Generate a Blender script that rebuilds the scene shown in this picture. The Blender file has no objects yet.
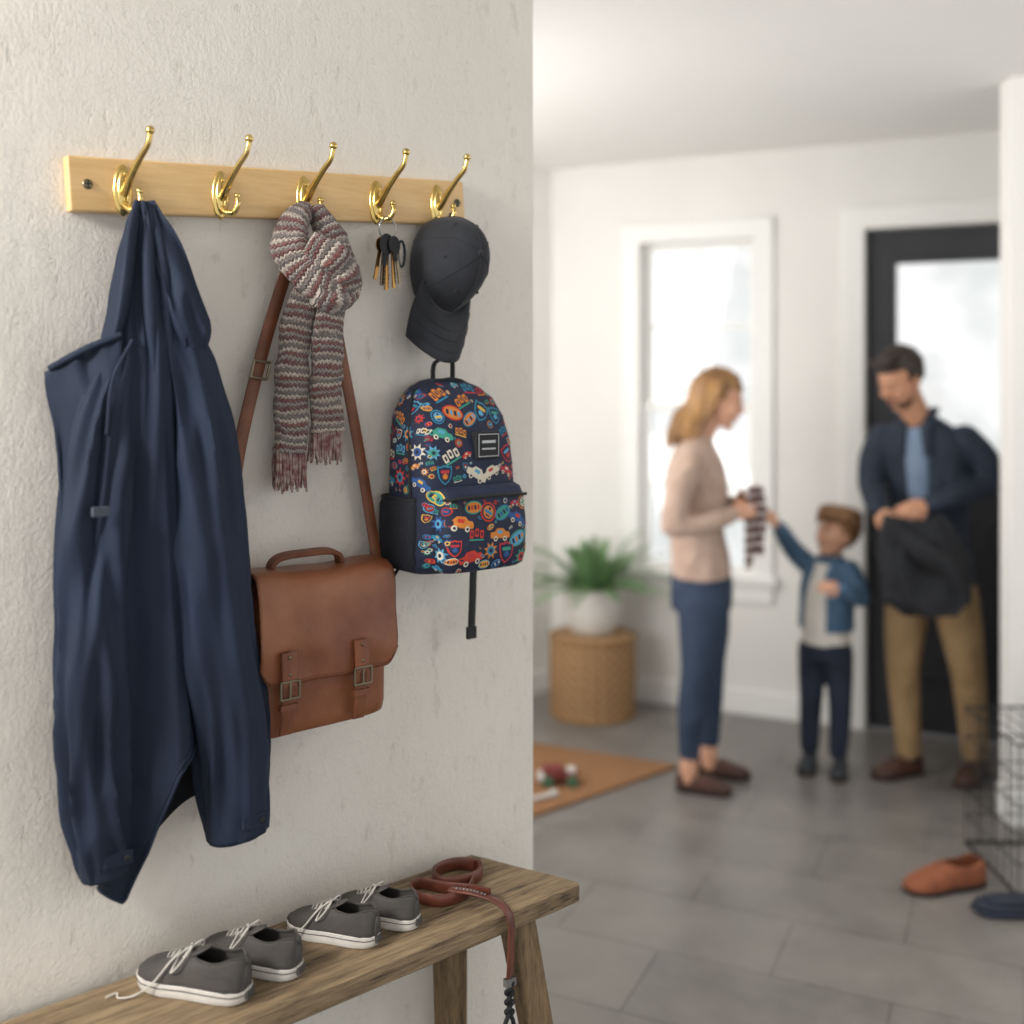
import bpy, bmesh, math, random
from mathutils import Vector, Matrix, noise
from mathutils.bvhtree import BVHTree
random.seed(7)
sc = bpy.context.scene
sc.view_settings.view_transform = 'Standard'
PI = math.pi
V = Vector

# ------------------------------------------------------------ materials
def C(h):
    h = h.lstrip('#')
    o = []
    for i in (0, 2, 4):
        c = int(h[i:i+2], 16)/255
        o.append(c/12.92 if c <= .04045 else ((c+.055)/1.055)**2.4)
    return (o[0], o[1], o[2], 1)

def base_mat(name):
    m = bpy.data.materials.new(name); m.use_nodes = True
    nt = m.node_tree
    return m, nt, nt.nodes['Principled BSDF']

def N(nt, typ, **kw):
    n = nt.nodes.new(typ)
    for k, v in kw.items():
        setattr(n, k, v)
    return n

def mixc(nt, fac, a, b, blend='MIX'):
    n = nt.nodes.new('ShaderNodeMix'); n.data_type = 'RGBA'; n.blend_type = blend
    L = nt.links
    for idx, val in ((0, fac), (6, a), (7, b)):
        if hasattr(val, 'links'): L.new(val, n.inputs[idx])
        else: n.inputs[idx].default_value = val
    return n.outputs[2]

def math_(nt, op, a, b=None, c=None):
    n = nt.nodes.new('ShaderNodeMath'); n.operation = op
    for i, val in enumerate((a, b, c)):
        if val is None: continue
        if hasattr(val, 'links'): nt.links.new(val, n.inputs[i])
        else: n.inputs[i].default_value = val
    return n.outputs[0]

def ramp(nt, fac, stops, interp='LINEAR'):
    n = nt.nodes.new('ShaderNodeValToRGB'); cr_ = n.color_ramp; cr_.interpolation = interp
    while len(cr_.elements) < len(stops): cr_.elements.new(.5)
    for e, (p, c) in zip(cr_.elements, stops):
        e.position = p; e.color = c
    nt.links.new(fac, n.inputs[0])
    return n.outputs[0]

def coords(nt, scale=(1, 1, 1), rot=(0, 0, 0), kind='Object'):
    tc = N(nt, 'ShaderNodeTexCoord'); mp = N(nt, 'ShaderNodeMapping')
    mp.inputs['Scale'].default_value = scale; mp.inputs['Rotation'].default_value = rot
    nt.links.new(tc.outputs[kind], mp.inputs[0])
    return mp.outputs[0]

def tnoise(nt, vec, scale, detail=4, rough=.5):
    n = N(nt, 'ShaderNodeTexNoise'); n.inputs['Scale'].default_value = scale
    n.inputs['Detail'].default_value = detail; n.inputs['Roughness'].default_value = rough
    nt.links.new(vec, n.inputs['Vector'])
    return n.outputs['Fac']

def bump(nt, bs, h, strength=.3, dist=.01, prev=None):
    b = N(nt, 'ShaderNodeBump'); b.inputs['Strength'].default_value = strength
    b.inputs['Distance'].default_value = dist
    nt.links.new(h, b.inputs['Height'])
    if prev is not None: nt.links.new(prev, b.inputs['Normal'])
    nt.links.new(b.outputs[0], bs.inputs['Normal'])
    return b.outputs[0]

K0, K1 = (0, 0, 0, 1), (1, 1, 1, 1)
def mat(name, col, rough=.6, metal=0, col2=None, ns=8, st=(1, 1, 1), bs_=0, bn=200, bd=.002, coat=0, sheen=0, spec=.5, wr=None):
    m, nt, bs = base_mat(name)
    vec = coords(nt, st)
    c1 = C(col); c2 = C(col2) if col2 else tuple(x*.82 for x in c1[:3])+(1,)
    f = tnoise(nt, vec, ns)
    f = ramp(nt, f, [(.35, K0), (.65, K1)])
    nt.links.new(mixc(nt, f, c1, c2), bs.inputs['Base Color'])
    bs.inputs['Roughness'].default_value = rough
    bs.inputs['Metallic'].default_value = metal
    bs.inputs['Coat Weight'].default_value = coat
    bs.inputs['Sheen Weight'].default_value = sheen
    bs.inputs['Specular IOR Level'].default_value = spec
    prev = None
    if bs_: prev = bump(nt, bs, tnoise(nt, vec, bn, 2), bs_, bd)
    if wr:   # soft creases in cloth
        wv = coords(nt, (1, 1, wr[1]))
        a = math_(nt, 'ABSOLUTE', math_(nt, 'SUBTRACT', tnoise(nt, wv, wr[0], 2, .45), .5))
        b = math_(nt, 'ABSOLUTE', math_(nt, 'SUBTRACT', tnoise(nt, wv, wr[0]*2.7, 2, .5), .5))
        h = math_(nt, 'MULTIPLY', math_(nt, 'ADD', a, math_(nt, 'MULTIPLY', b, .25)), -1)
        bump(nt, bs, h, wr[2], wr[3], prev)
    return m

def plaster_mat():
    m, nt, bs = base_mat('rough_plaster')
    v = coords(nt); v2 = coords(nt, (1, 1, .45))
    big = tnoise(nt, v, 2.2, 5); mid = tnoise(nt, v2, 26, 7, .68); fine = tnoise(nt, v, 140, 3, .6)
    lump_ = tnoise(nt, v, 9, 3, .5)
    vo = N(nt, 'ShaderNodeTexVoronoi'); vo.feature = 'DISTANCE_TO_EDGE'; vo.inputs['Scale'].default_value = 6
    wv = N(nt, 'ShaderNodeVectorMath'); wv.operation = 'ADD'
    nn = N(nt, 'ShaderNodeTexNoise'); nn.inputs['Scale'].default_value = 9; nn.inputs['Detail'].default_value = 6
    nt.links.new(v, nn.inputs['Vector'])
    sc_ = N(nt, 'ShaderNodeVectorMath'); sc_.operation = 'SCALE'; sc_.inputs['Scale'].default_value = .6
    nt.links.new(nn.outputs['Color'], sc_.inputs[0]); nt.links.new(v2, wv.inputs[0]); nt.links.new(sc_.outputs[0], wv.inputs[1])
    nt.links.new(wv.outputs[0], vo.inputs['Vector'])
    crack = ramp(nt, vo.outputs['Distance'], [(0, K0), (.01, K1)])
    pit = ramp(nt, mid, [(.34, K0), (.41, K1)])
    c = mixc(nt, ramp(nt, big, [(.3, K0), (.7, K1)]), C('#eae5dd'), C('#e0dad1'))
    c = mixc(nt, math_(nt, 'MULTIPLY', math_(nt, 'SUBTRACT', 1, pit), .28), c, C('#b9b1a4'))
    c = mixc(nt, math_(nt, 'MULTIPLY', math_(nt, 'SUBTRACT', 1, crack), .2), c, C('#a89f92'))
    nt.links.new(c, bs.inputs['Base Color']); bs.inputs['Roughness'].default_value = .92
    h = math_(nt, 'ADD', math_(nt, 'MULTIPLY', mid, .6), math_(nt, 'MULTIPLY', fine, .35))
    h = math_(nt, 'ADD', h, math_(nt, 'MULTIPLY', pit, .35))
    h = math_(nt, 'ADD', h, math_(nt, 'MULTIPLY', lump_, .6))
    h = math_(nt, 'ADD', h, math_(nt, 'MULTIPLY', crack, .12))
    bump(nt, bs, h, .42, .009)
    return m

def wood_mat(name, a, b, st=(1.2, 14, 14), rough=.5, bstr=.15, ns=3, dark=None):
    m, nt, bs = base_mat(name)
    v = coords(nt, st)
    n1 = tnoise(nt, v, ns, 7, .65)
    n2 = tnoise(nt, v, ns*5, 4, .6)
    f = math_(nt, 'ADD', math_(nt, 'MULTIPLY', n1, .6), math_(nt, 'MULTIPLY', n2, .4))
    st_ = [(.36, C(a)), (.62, C(b))]
    if dark: st_ = [(.37, C(dark)), (.45, C(a)), (.60, C(b))]
    c = ramp(nt, f, st_)
    nt.links.new(c, bs.inputs['Base Color']); bs.inputs['Roughness'].default_value = rough
    bump(nt, bs, f, bstr, .006)
    return m

def tile_mat():
    m, nt, bs = base_mat('grey_slate_tiles')
    v = coords(nt, (1, 1, 1), (0, 0, math.radians(25)))
    br = N(nt, 'ShaderNodeTexBrick'); br.inputs['Scale'].default_value = 1
    br.inputs['Brick Width'].default_value = .62; br.inputs['Row Height'].default_value = .33
    br.inputs['Mortar Size'].default_value = .005; br.inputs['Mortar Smooth'].default_value = .2
    br.inputs['Color1'].default_value = C('#6c6865'); br.inputs['Color2'].default_value = C('#7b7672')
    br.inputs['Mortar'].default_value = C('#5b5754')
    nt.links.new(v, br.inputs['Vector'])
    n1 = tnoise(nt, v, 5, 7, .65)
    c = mixc(nt, ramp(nt, n1, [(.35, K0), (.7, (.6, .6, .6, 1))]), br.outputs['Color'], C('#8f8a85'))
    nt.links.new(c, bs.inputs['Base Color'])
    nt.links.new(math_(nt, 'ADD', math_(nt, 'MULTIPLY', n1, .25), .22), bs.inputs['Roughness'])
    h = math_(nt, 'SUBTRACT', math_(nt, 'MULTIPLY', n1, .15), br.outputs['Fac'])
    bump(nt, bs, h, .2, .004)
    return m

def knit_mat(name, cols, freq=95, wid=110):
    m, nt, bs = base_mat(name)
    v = coords(nt, kind='UV')
    sp = N(nt, 'ShaderNodeSeparateXYZ'); nt.links.new(v, sp.inputs[0])
    ob = coords(nt)
    wob = math_(nt, 'MULTIPLY', tnoise(nt, ob, 60, 2), .6)
    zig = math_(nt, 'PINGPONG', math_(nt, 'MULTIPLY', sp.outputs[0], wid), .5)
    val = math_(nt, 'ADD', math_(nt, 'ADD', math_(nt, 'MULTIPLY', sp.outputs[1], freq), zig), wob)
    fr = math_(nt, 'FRACT', math_(nt, 'DIVIDE', val, len(cols)))
    k = len(cols)
    c = ramp(nt, fr, [(i/k, C(x)) for i, x in enumerate(cols)], 'CONSTANT')
    nz = tnoise(nt, ob, 300, 3)
    c = mixc(nt, ramp(nt, nz, [(.45, K0), (.66, (.6, .6, .6, 1))]), c, C('#87766f'))
    dk = math_(nt, 'MULTIPLY', math_(nt, 'PINGPONG', val, .5), 2)
    c = mixc(nt, ramp(nt, dk, [(0, (.55, .55, .55, 1)), (.4, K0)]), c, C('#3e2b2a'))
    nt.links.new(c, bs.inputs['Base Color']); bs.inputs['Roughness'].default_value = .95
    bs.inputs['Sheen Weight'].default_value = .3
    h = math_(nt, 'ADD', math_(nt, 'PINGPONG', val, .5), math_(nt, 'MULTIPLY', nz, .9))
    bump(nt, bs, h, 1.0, .007)
    return m

def stripe_mat(name, a, b, freq, axis=2):
    m, nt, bs = base_mat(name)
    v = coords(nt); sp = N(nt, 'ShaderNodeSeparateXYZ'); nt.links.new(v, sp.inputs[0])
    fr = math_(nt, 'FRACT', math_(nt, 'MULTIPLY', sp.outputs[axis], freq))
    nt.links.new(ramp(nt, fr, [(0, C(a)), (.6, C(b))], 'CONSTANT'), bs.inputs['Base Color'])
    bs.inputs['Roughness'].default_value = .9
    return m

def weave_mat(name, a, b, fu=60, fv=60):
    m, nt, bs = base_mat(name)
    v = coords(nt, kind='UV'); sp = N(nt, 'ShaderNodeSeparateXYZ'); nt.links.new(v, sp.inputs[0])
    x = math_(nt, 'SINE', math_(nt, 'MULTIPLY', sp.outputs[0], fu*3.14))
    y = math_(nt, 'SINE', math_(nt, 'MULTIPLY', sp.outputs[1], fv*3.14))
    f = math_(nt, 'ADD', math_(nt, 'MULTIPLY', math_(nt, 'MULTIPLY', x, y), .5), .5)
    c = ramp(nt, f, [(.1, C(a)), (.7, C(b))])
    nt.links.new(c, bs.inputs['Base Color']); bs.inputs['Roughness'].default_value = .75
    bump(nt, bs, f, .7, .010)
    return m

def glass_mat():
    m = bpy.data.materials.new('window_glass'); m.use_nodes = True; nt = m.node_tree
    for n in list(nt.nodes): nt.nodes.remove(n)
    o = N(nt, 'ShaderNodeOutputMaterial'); t = N(nt, 'ShaderNodeBsdfTransparent'); g = N(nt, 'ShaderNodeBsdfGlossy')
    g.inputs['Roughness'].default_value = .02
    mx = N(nt, 'ShaderNodeMixShader'); mx.inputs[0].default_value = .05
    nt.links.new(t.outputs[0], mx.inputs[1]); nt.links.new(g.outputs[0], mx.inputs[2]); nt.links.new(mx.outputs[0], o.inputs[0])
    return m

# ------------------------------------------------------------ geometry helpers
def cr(P, n=6):
    P = [V(p) for p in P]
    out = []
    for i in range(len(P)-1):
        p0 = P[i-1] if i > 0 else P[0]*2-P[1]
        p1, p2 = P[i], P[i+1]
        p3 = P[i+2] if i+2 < len(P) else P[-1]*2-P[-2]
        for k in range(n):
            t = k/n
            out.append(.5*((2*p1)+(p2-p0)*t+(2*p0-5*p1+4*p2-p3)*t*t+(3*p1-p0-3*p2+p3)*t**3))
    out.append(P[-1].copy())
    return out

def interp(tab, x):
    if x <= tab[0][0]: return tab[0][1]
    for (a, ya), (b, yb) in zip(tab, tab[1:]):
        if x <= b:
            t = (x-a)/(b-a); t = t*t*(3-2*t)*.5+t*.5
            return ya+(yb-ya)*t
    return tab[-1][1]

def circ(n, a, b=None):
    b = a if b is None else b
    return [(a*math.cos(2*PI*i/n), b*math.sin(2*PI*i/n)) for i in range(n)]

def rrect(a, b, r=None):
    r = min(a, b)*.5 if r is None else r
    return [(a, b-r), (a-r, b), (-a+r, b), (-a, b-r), (-a, -b+r), (-a+r, -b), (a-r, -b), (a, -b+r)]

def se(c_, e): return math.copysign(abs(c_)**e, c_)

def sweep_rings(path, prof, hint=None, closed=False):
    path = [V(p) for p in path]; n = len(path); rings = []
    T = []
    for i in range(n):
        if closed: t = path[(i+1) % n]-path[i-1]
        else: t = path[min(i+1, n-1)]-path[max(i-1, 0)]
        T.append(t.normalized() if t.length > 1e-9 else V((0, 0, 1)))
    h = V(hint) if hint is not None else (V((0, 0, 1)) if abs(T[0].z) < .9 else V((1, 0, 0)))
    S = (h-T[0]*h.dot(T[0])).normalized()
    for i in range(n):
        S = S-T[i]*S.dot(T[i]); S.normalize()
        B = T[i].cross(S)
        pr = prof(i/(n-1)) if callable(prof) else prof
        rings.append([path[i]+S*a+B*b for a, b in pr])
    return rings

class MB:
    def __init__(s): s.v = []; s.f = []; s.uv = []; s.m = []
    def add(s, verts, faces, uvs=None, mi=0):
        b = len(s.v); s.v += [V(v) for v in verts]
        for k, f in enumerate(faces):
            s.f.append([b+i for i in f]); s.uv.append(uvs[k] if uvs else [(0, 0)]*len(f)); s.m.append(mi)
        return s
    def rings(s, R, closed=True, cap=(True, True), mi=0, skip=None, loop=False):
        n = len(R[0]); m = len(R); verts = [p for r in R for p in r]; faces = []; uvs = []
        vv = [0]; 
        for i in range(1, m+1):
            a = sum((R[i-1][j] for j in range(n)), V((0, 0, 0)))/n; b = sum((R[i % m][j] for j in range(n)), V((0, 0, 0)))/n
            vv.append(vv[-1]+(a-b).length)
        U = []
        for r in R:
            u = [0]
            for j in range(n): u.append(u[-1]+(r[(j+1) % n]-r[j]).length)
            U.append(u)
        mi_u = U[len(U)//2]
        for i in range(m if loop else m-1):
            i2 = (i+1) % m
            for j in range(n if closed else n-1):
                if skip and skip(i, j): continue
                j2 = (j+1) % n
                faces.append([i*n+j, i*n+j2, i2*n+j2, i2*n+j])
                uvs.append([(mi_u[j], vv[i]), (mi_u[j+1], vv[i]), (mi_u[j+1], vv[i+1]), (mi_u[j], vv[i+1])])
        if not loop and closed:
            if cap[0]: faces.append(list(range(n))[::-1]); uvs.append([(0, 0)]*n)
            if cap[1]: faces.append([(m-1)*n+j for j in range(n)]); uvs.append([(0, 0)]*n)
        return s.add(verts, faces, uvs, mi)
    def sweep(s, path, prof, hint=None, mi=0, closed=False, cap=(True, True), fn=None):
        R = sweep_rings(path, prof, hint, closed)
        if fn: R = [[fn(p, i/(len(R)-1), j/len(r)) for j, p in enumerate(r)] for i, r in enumerate(R)]
        return s.rings(R, True, cap, mi, loop=closed)
    def tube(s, P, r, n=12, sm=6, mi=0, hint=None, flat=1, closed=False):
        path = cr(P, sm) if sm else [V(p) for p in P]
        if isinstance(r, (list, tuple)):
            k = len(r)-1
            def pr(t):
                x = t*k; i = min(int(x), k-1); f = x-i
                rr = r[i]*(1-f)+r[i+1]*f
                return circ(n, rr, rr*flat)
        else: pr = circ(n, r, r*flat)
        return s.sweep(path, pr, hint, mi, closed)
    def ell(s, c, r, rot=None, seg=20, rg=12, mi=0, fn=None):
        c = V(c); r = (r, r, r) if isinstance(r, (int, float)) else r
        R = []
        for i in range(rg+1):
            ph = -PI/2+PI*i/rg; ph = max(min(ph, PI/2-.02), -PI/2+.02)
            row = []
            for j in range(seg):
                th = 2*PI*j/seg
                d = V((math.cos(ph)*math.cos(th), math.cos(ph)*math.sin(th), math.sin(ph)))
                p = V((d.x*r[0], d.y*r[1], d.z*r[2]))
                if fn: p = fn(p, d)
                if rot is not None: p = rot @ p
                row.append(c+p)
            R.append(row)
        return s.rings(R, mi=mi)
    def box(s, a, b, mi=0, xf=None):
        x0, y0, z0 = a; x1, y1, z1 = b
        vs = [V(p) for p in ((x0, y0, z0), (x1, y0, z0), (x1, y1, z0), (x0, y1, z0), (x0, y0, z1), (x1, y0, z1), (x1, y1, z1), (x0, y1, z1))]
        if xf is not None: vs = [xf @ p for p in vs]
        return s.add(vs, [[0, 3, 2, 1], [4, 5, 6, 7], [0, 1, 5, 4], [1, 2, 6, 5], [2, 3, 7, 6], [3, 0, 4, 7]], mi=mi)
    def xf(s, M):
        s.v = [M @ p for p in s.v]; return s
    def obj(s, name, mats, root=None, frame=None, loc=(0, 0, 0), smooth=True, angle=40, bev=0, voxel=0, sub=0, solid=0, smth=0, loff=0, recalc=True):
        loc = root.loc if root else V(loc)
        me = bpy.data.meshes.new(name)
        me.from_pydata([p-loc for p in s.v], [], s.f)
        if not isinstance(mats, (list, tuple)): mats = [mats]
        for m in mats: me.materials.append(m)
        for p, mi in zip(me.polygons, s.m): p.material_index = mi; p.use_smooth = smooth
        ul = me.uv_layers.new(name='UVMap')
        k = 0
        for u in s.uv:
            for q in u: ul.data[k].uv = q; k += 1
        if recalc:
            bm = bmesh.new(); bm.from_mesh(me); bmesh.ops.recalc_face_normals(bm, faces=bm.faces); bm.to_mesh(me); bm.free()
        if smooth and not voxel: me.set_sharp_from_angle(angle=math.radians(angle))
        o = bpy.data.objects.new(name, me); sc.collection.objects.link(o)
        if root: o.parent = root.e
        else: o.matrix_world = (frame or Matrix()) @ Matrix.Translation(loc)
        if voxel:
            r = o.modifiers.new('remesh', 'REMESH'); r.mode = 'VOXEL'; r.voxel_size = voxel; r.use_smooth_shade = True
        if smth:
            r = o.modifiers.new('smooth', 'SMOOTH'); r.iterations = smth; r.factor = .5
        if bev:
            r = o.modifiers.new('bevel', 'BEVEL'); r.width = bev; r.segments = 3; r.limit_method = 'ANGLE'
        if solid:
            r = o.modifiers.new('solid', 'SOLIDIFY'); r.thickness = solid; r.offset = -1; r.material_offset = loff; r.material_offset_rim = 0
        if sub:
            r = o.modifiers.new('sub', 'SUBSURF'); r.levels = sub; r.render_levels = sub
        return o

class Root:
    def __init__(s, name, frame, loc):
        s.loc = V(loc); s.e = bpy.data.objects.new(name, None); s.e.empty_display_size = .1
        sc.collection.objects.link(s.e); s.e.matrix_world = frame @ Matrix.Translation(s.loc)

# frames
ANG = math.atan2(1, 1.1709)
WALL = Matrix.Translation((.0443, 2.3216, 0)) @ Matrix.Rotation(ANG, 4, 'Z')
BACK = Matrix.Translation((.207, 5.7, 0)) @ Matrix.Rotation(math.radians(-25.08), 4, 'Z')
I4 = Matrix()
def W(s, o, z): return V((s, -o, z))
H = 2.69

# ------------------------------------------------------------ materials list
M_plaster = plaster_mat()
M_white = mat('white_wall_paint', '#e8e6e2', .85, col2='#e3e1dd', ns=2, bs_=.05, bn=150)
M_ceil = mat('ceiling_paint', '#ebe9e6', .9, col2='#e7e5e2', ns=1)
M_trim = mat('white_trim', '#efeeeb', .45, col2='#ebeae7', ns=2)
M_tile = tile_mat()
M_pine = wood_mat('pine_board', '#d2ab74', '#e2bf88', (1.2, 14, 14), .42, .05)
M_oak = wood_mat('rustic_oak', '#75624a', '#9b8668', (1.5, 20, 20), .72, .8, 3, '#43352a')
M_oakleg = wood_mat('rustic_oak_leg', '#67543c', '#8a7354', (20, 20, 1.5), .72, .7, 3, '#3b2e20')
M_brass = mat('polished_brass', '#e3c986', .2, 1, '#d3b56c')
M_steel = mat('steel', '#b9b9bb', .3, 1, '#9b9b9d')
M_dsteel = mat('aged_buckle', '#8a7f6c', .35, 1, '#6d6455')
M_navy = mat('navy_coat_fabric', '#222c40', .78, 0, '#1d2637', 4, bs_=.25, bn=500, bd=.0007, spec=.3, wr=(6, .4, .3, .028))
M_lining = mat('coat_lining', '#0f131b', .9)
M_tag = mat('woven_tag', '#3f4753', .7)
M_black = mat('black_webbing', '#151619', .7, 0, '#1b1c20', 60, bs_=.3, bn=500)
M_cap = mat('cap_twill', '#25282f', .85, 0, '#1f2128', 30, bs_=.3, bn=700, bd=.0008, sheen=.1)
M_leather = mat('tan_leather', '#925a3a', .45, 0, '#723f26', 7, bs_=.35, bn=200, bd=.0015, coat=.1, wr=(7, .8, .35, .02))
M_leather2 = mat('strap_leather', '#7c482d', .5, 0, '#643721', 20, bs_=.2, bn=300, bd=.001)
M_red = mat('leash_leather', '#6d3829', .42, 0, '#55291d', 30, bs_=.2, bn=300, bd=.001, coat=.15)
M_knit = knit_mat('marl_knit', ['#cdbfb3', '#7a3d3b', '#98908b', '#6b3636', '#bcaea3', '#746b69'], 150, 120)
M_fringe = mat('wool_fringe', '#a3938b', .95, 0, '#74494a', 110, bs_=.6, bn=500)
M_patch = mat('printed_navy_canvas', '#1c2540', .75, 0, '#182038', 20, bs_=.25, bn=600, bd=.001, wr=(12, 1, .4, .02))
M_mesh = mat('dark_mesh', '#191d29', .8, 0, '#10131b', 200, bs_=.6, bn=300)
M_canvas = mat('grey_canvas', '#4f4b48', .85, 0, '#43403e', 25, bs_=.3, bn=600, bd=.0008)
M_rubber = mat('white_rubber', '#ddd8d2', .5, 0, '#d0cbc4', 30)
M_inner = mat('shoe_lining', '#2f2d2b', .9)
M_lace = mat('cotton_lace', '#d9d4cc', .9, 0, '#c8c3ba', 200, bs_=.4, bn=900)
M_glass = glass_mat()
M_door = mat('charcoal_door', '#303137', .5, 0, '#2b2c31', 3)
M_skin = mat('skin', '#d3a388', .55, 0, '#cb977b', 10)
M_skin2 = mat('skin_warm', '#c39072', .55, 0, '#b88364', 10)
M_lip = mat('lips', '#b06a64', .5)
M_eye = mat('eye_white', '#d0c8c0', .3)
M_iris = mat('iris', '#3a2a20', .3)
M_blond = mat('blond_hair', '#a87e4c', .5, 0, '#65442a', 26, (1, 1, .12), bs_=.8, bn=120)
M_brown = mat('dark_brown_hair', '#2f211a', .55, 0, '#211812', 60, bs_=.5, bn=120)
M_sandy = mat('sandy_hair', '#946b46', .6, 0, '#6a4a2f', 60, bs_=.5, bn=120)
CW = (8, .7, .7, .06)
M_beige = mat('beige_sweater', '#bba293', .9, 0, '#b09585', 12, bs_=.4, bn=250, sheen=.2, wr=CW)
M_jean = mat('blue_jeans', '#303f55', .85, 0, '#26354b', 8, bs_=.3, bn=400, wr=CW)
M_denim = mat('denim_jacket', '#54718c', .85, 0, '#45627d', 8, bs_=.3, bn=400, wr=CW)
M_dnavy = mat('navy_trousers', '#222a3d', .85, 0, '#1c2333', 8, wr=CW)
M_mjack = mat('mens_navy_jacket', '#273142', .8, 0, '#202a39', 6, bs_=.2, bn=300, wr=CW)
M_shirt = mat('light_blue_shirt', '#7b8da4', .8, 0, '#6d8098', 8, wr=CW)
M_tee = mat('cream_tshirt', '#dcd7d0', .85, wr=None, col2='#d3cec7')
M_khaki = mat('khaki_chino', '#a18562', .85, 0, '#937853', 8, wr=CW)
M_bshoe = mat('brown_shoe_leather', '#54342a', .5, 0, '#42281d', 10)
M_dsole = mat('dark_sole', '#33261f', .7)
M_kshoe = mat('dark_grey_shoe', '#30343a', .7)
M_sock = stripe_mat('maroon_striped_knit', '#54282f', '#c5bdb7', 26)
M_coat = mat('black_cloth', '#1e2026', .85, 0, '#17191d', 8, wr=CW)
M_rug = mat('coir_mat', '#966c49', .95, 0, '#86603e', 60, bs_=.7, bn=300)
M_wicker = weave_mat('wicker', '#6e4e30', '#b8946b', 34, 40)
M_wicker2 = mat('wicker_rim', '#a9845a', .8, 0, '#8a6741', 60)
M_pot = mat('white_ceramic', '#e0ddd8', .4, 0, '#d9d6d0', 4)
M_soil = mat('soil', '#3b2b20', .95)
M_leaf = mat('fern_leaf', '#7a9c69', .6, 0, '#507548', 14)
M_wire = mat('black_wire', '#2a2a2c', .5, .3)
M_clog = mat('rust_suede', '#8e5235', .8, 0, '#774129', 14, bs_=.3, bn=300)
M_dblue = mat('navy_rubber', '#222938', .8, 0, '#1b212d', 12)
M_toyr = mat('toy_red', '#7a3330', .5); M_toyw = mat('toy_white', '#cfcbc6', .5); M_toyg = mat('toy_green', '#4d6f55', .5)
M_stub = mat('stubble', '#4f3529', .85)

# ------------------------------------------------------------ room
MB().box((-3.2, 0, 0), (0, .14, H)).obj('wall_left', M_plaster, frame=WALL, smooth=False)
MB().box((-3.2, -.012, 0), (0, 0.002, .1)).obj('baseboard_left', M_trim, frame=WALL, smooth=False, bev=.003)
mb = MB()
for a, b, z0, z1 in ((-.05, .478, 0, H), (.478, 1.052, 0, .66), (.478, 1.052, 2.28, H), (1.052, 1.557, 0, H), (1.557, 2.5, 2.29, H), (2.5, 3.3, 0, H)):
    mb.box((a, 0, z0), (b, .16, z1))
mb.obj('wall_back', M_white, frame=BACK, smooth=False)
SIDE = Matrix.Translation((.207, 5.7, 0)) @ Matrix.Rotation(ANG, 4, 'Z')
MB().box((-4.2, 0, 0), (0.02, .12, H)).obj('wall_side', M_white, frame=SIDE, smooth=False)
MB().box((-4.2, -.014, 0), (-.005, 0, .11)).obj('baseboard_side', M_trim, frame=SIDE, smooth=False, bev=.003)
mb = MB(); mb.box((.005, -.015, 0), (1.44, 0, .12))
mb.obj('baseboard_back', M_trim, frame=BACK, smooth=False, bev=.004)
MB().box((1.797, 3.95, 0), (3.6, 4.05, H)).obj('wall_right', M_white, smooth=False)
MB().box((1.785, 3.937, 0), (3.6, 3.95, .12)).box((1.785, 3.95, 0), (1.797, 4.06, .12)).obj('baseboard_right', M_trim, smooth=False, bev=.003)
poly = [(3.25, 4.35), (4.0, 4.0), (4.0, -2.5), (-4, -2.5), (-4, 2.2), (-3.0, 3.05), (.17, 5.76), (.27, 5.78)]
def slab(name, z0, z1, m):
    P = poly; n = len(P)
    vs = [V((x, y, z0)) for x, y in P]+[V((x, y, z1)) for x, y in P]
    fs = [list(range(n))[::-1], list(range(n, 2*n))]+[[i, (i+1) % n, (i+1) % n+n, i+n] for i in range(n)]
    MB().add(vs, fs).obj(name, m, smooth=False)
slab('floor', -.06, 0, M_tile)
slab('ceiling', H, H+.06, M_ceil)

# window
mb = MB(); u0, u1, z0, z1 = .478, 1.052, .66, 2.28; c = .09
mb.box((u0-c, -.02, z0-.02), (u0, 0, z1+c)).box((u1, -.02, z0-.02), (u1+c, 0, z1+c)).box((u0-c, -.025, z1), (u1+c, 0, z1+c))
mb.box((u0-c-.02, -.045, z0-.03), (u1+c+.02, 0.0, z0)).box((u0-c, -.018, z0-.12), (u1+c, 0, z0-.03))
mb.obj('trim_1', M_trim, frame=BACK, smooth=False, bev=.003)
r = Root('window_1', BACK, ((u0+u1)/2, .05, 1.47))
mb = MB(); f = .035
def frame_box(mb, a, b, y0, y1, za, zb, f):
    mb.box((a, y0, za), (a+f, y1, zb)); mb.box((b-f, y0, za), (b, y1, zb)); mb.box((a+f, y0, za), (b-f, y1, za+f)); mb.box((a+f, y0, zb-f), (b-f, y1, zb))
frame_box(mb, u0, u1, .03, .07, z0, 1.49, f); frame_box(mb, u0, u1, .07, .11, 1.45, z1, f)
um = (u0+u1)/2
for (y0, y1, za, zb) in ((.04, .06, z0+f, 1.49-f), (.08, .10, 1.45+f, z1-f)):
    mb.box((um-.011, y0, za), (um+.011, y1, zb)); zz = (za+zb)/2; mb.box((u0+f, y0+.001, zz-.011), (u1-f, y1-.001, zz+.011))
mb.obj('sash', M_trim, r, smooth=False, bev=.002)
MB().box((u0+f, .049, z0+f), (u1-f, .051, 1.49-f)).box((u0+f, .089, 1.45+f), (u1-f, .091, z1-f)).obj('pane', M_glass, r, smooth=False)

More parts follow.
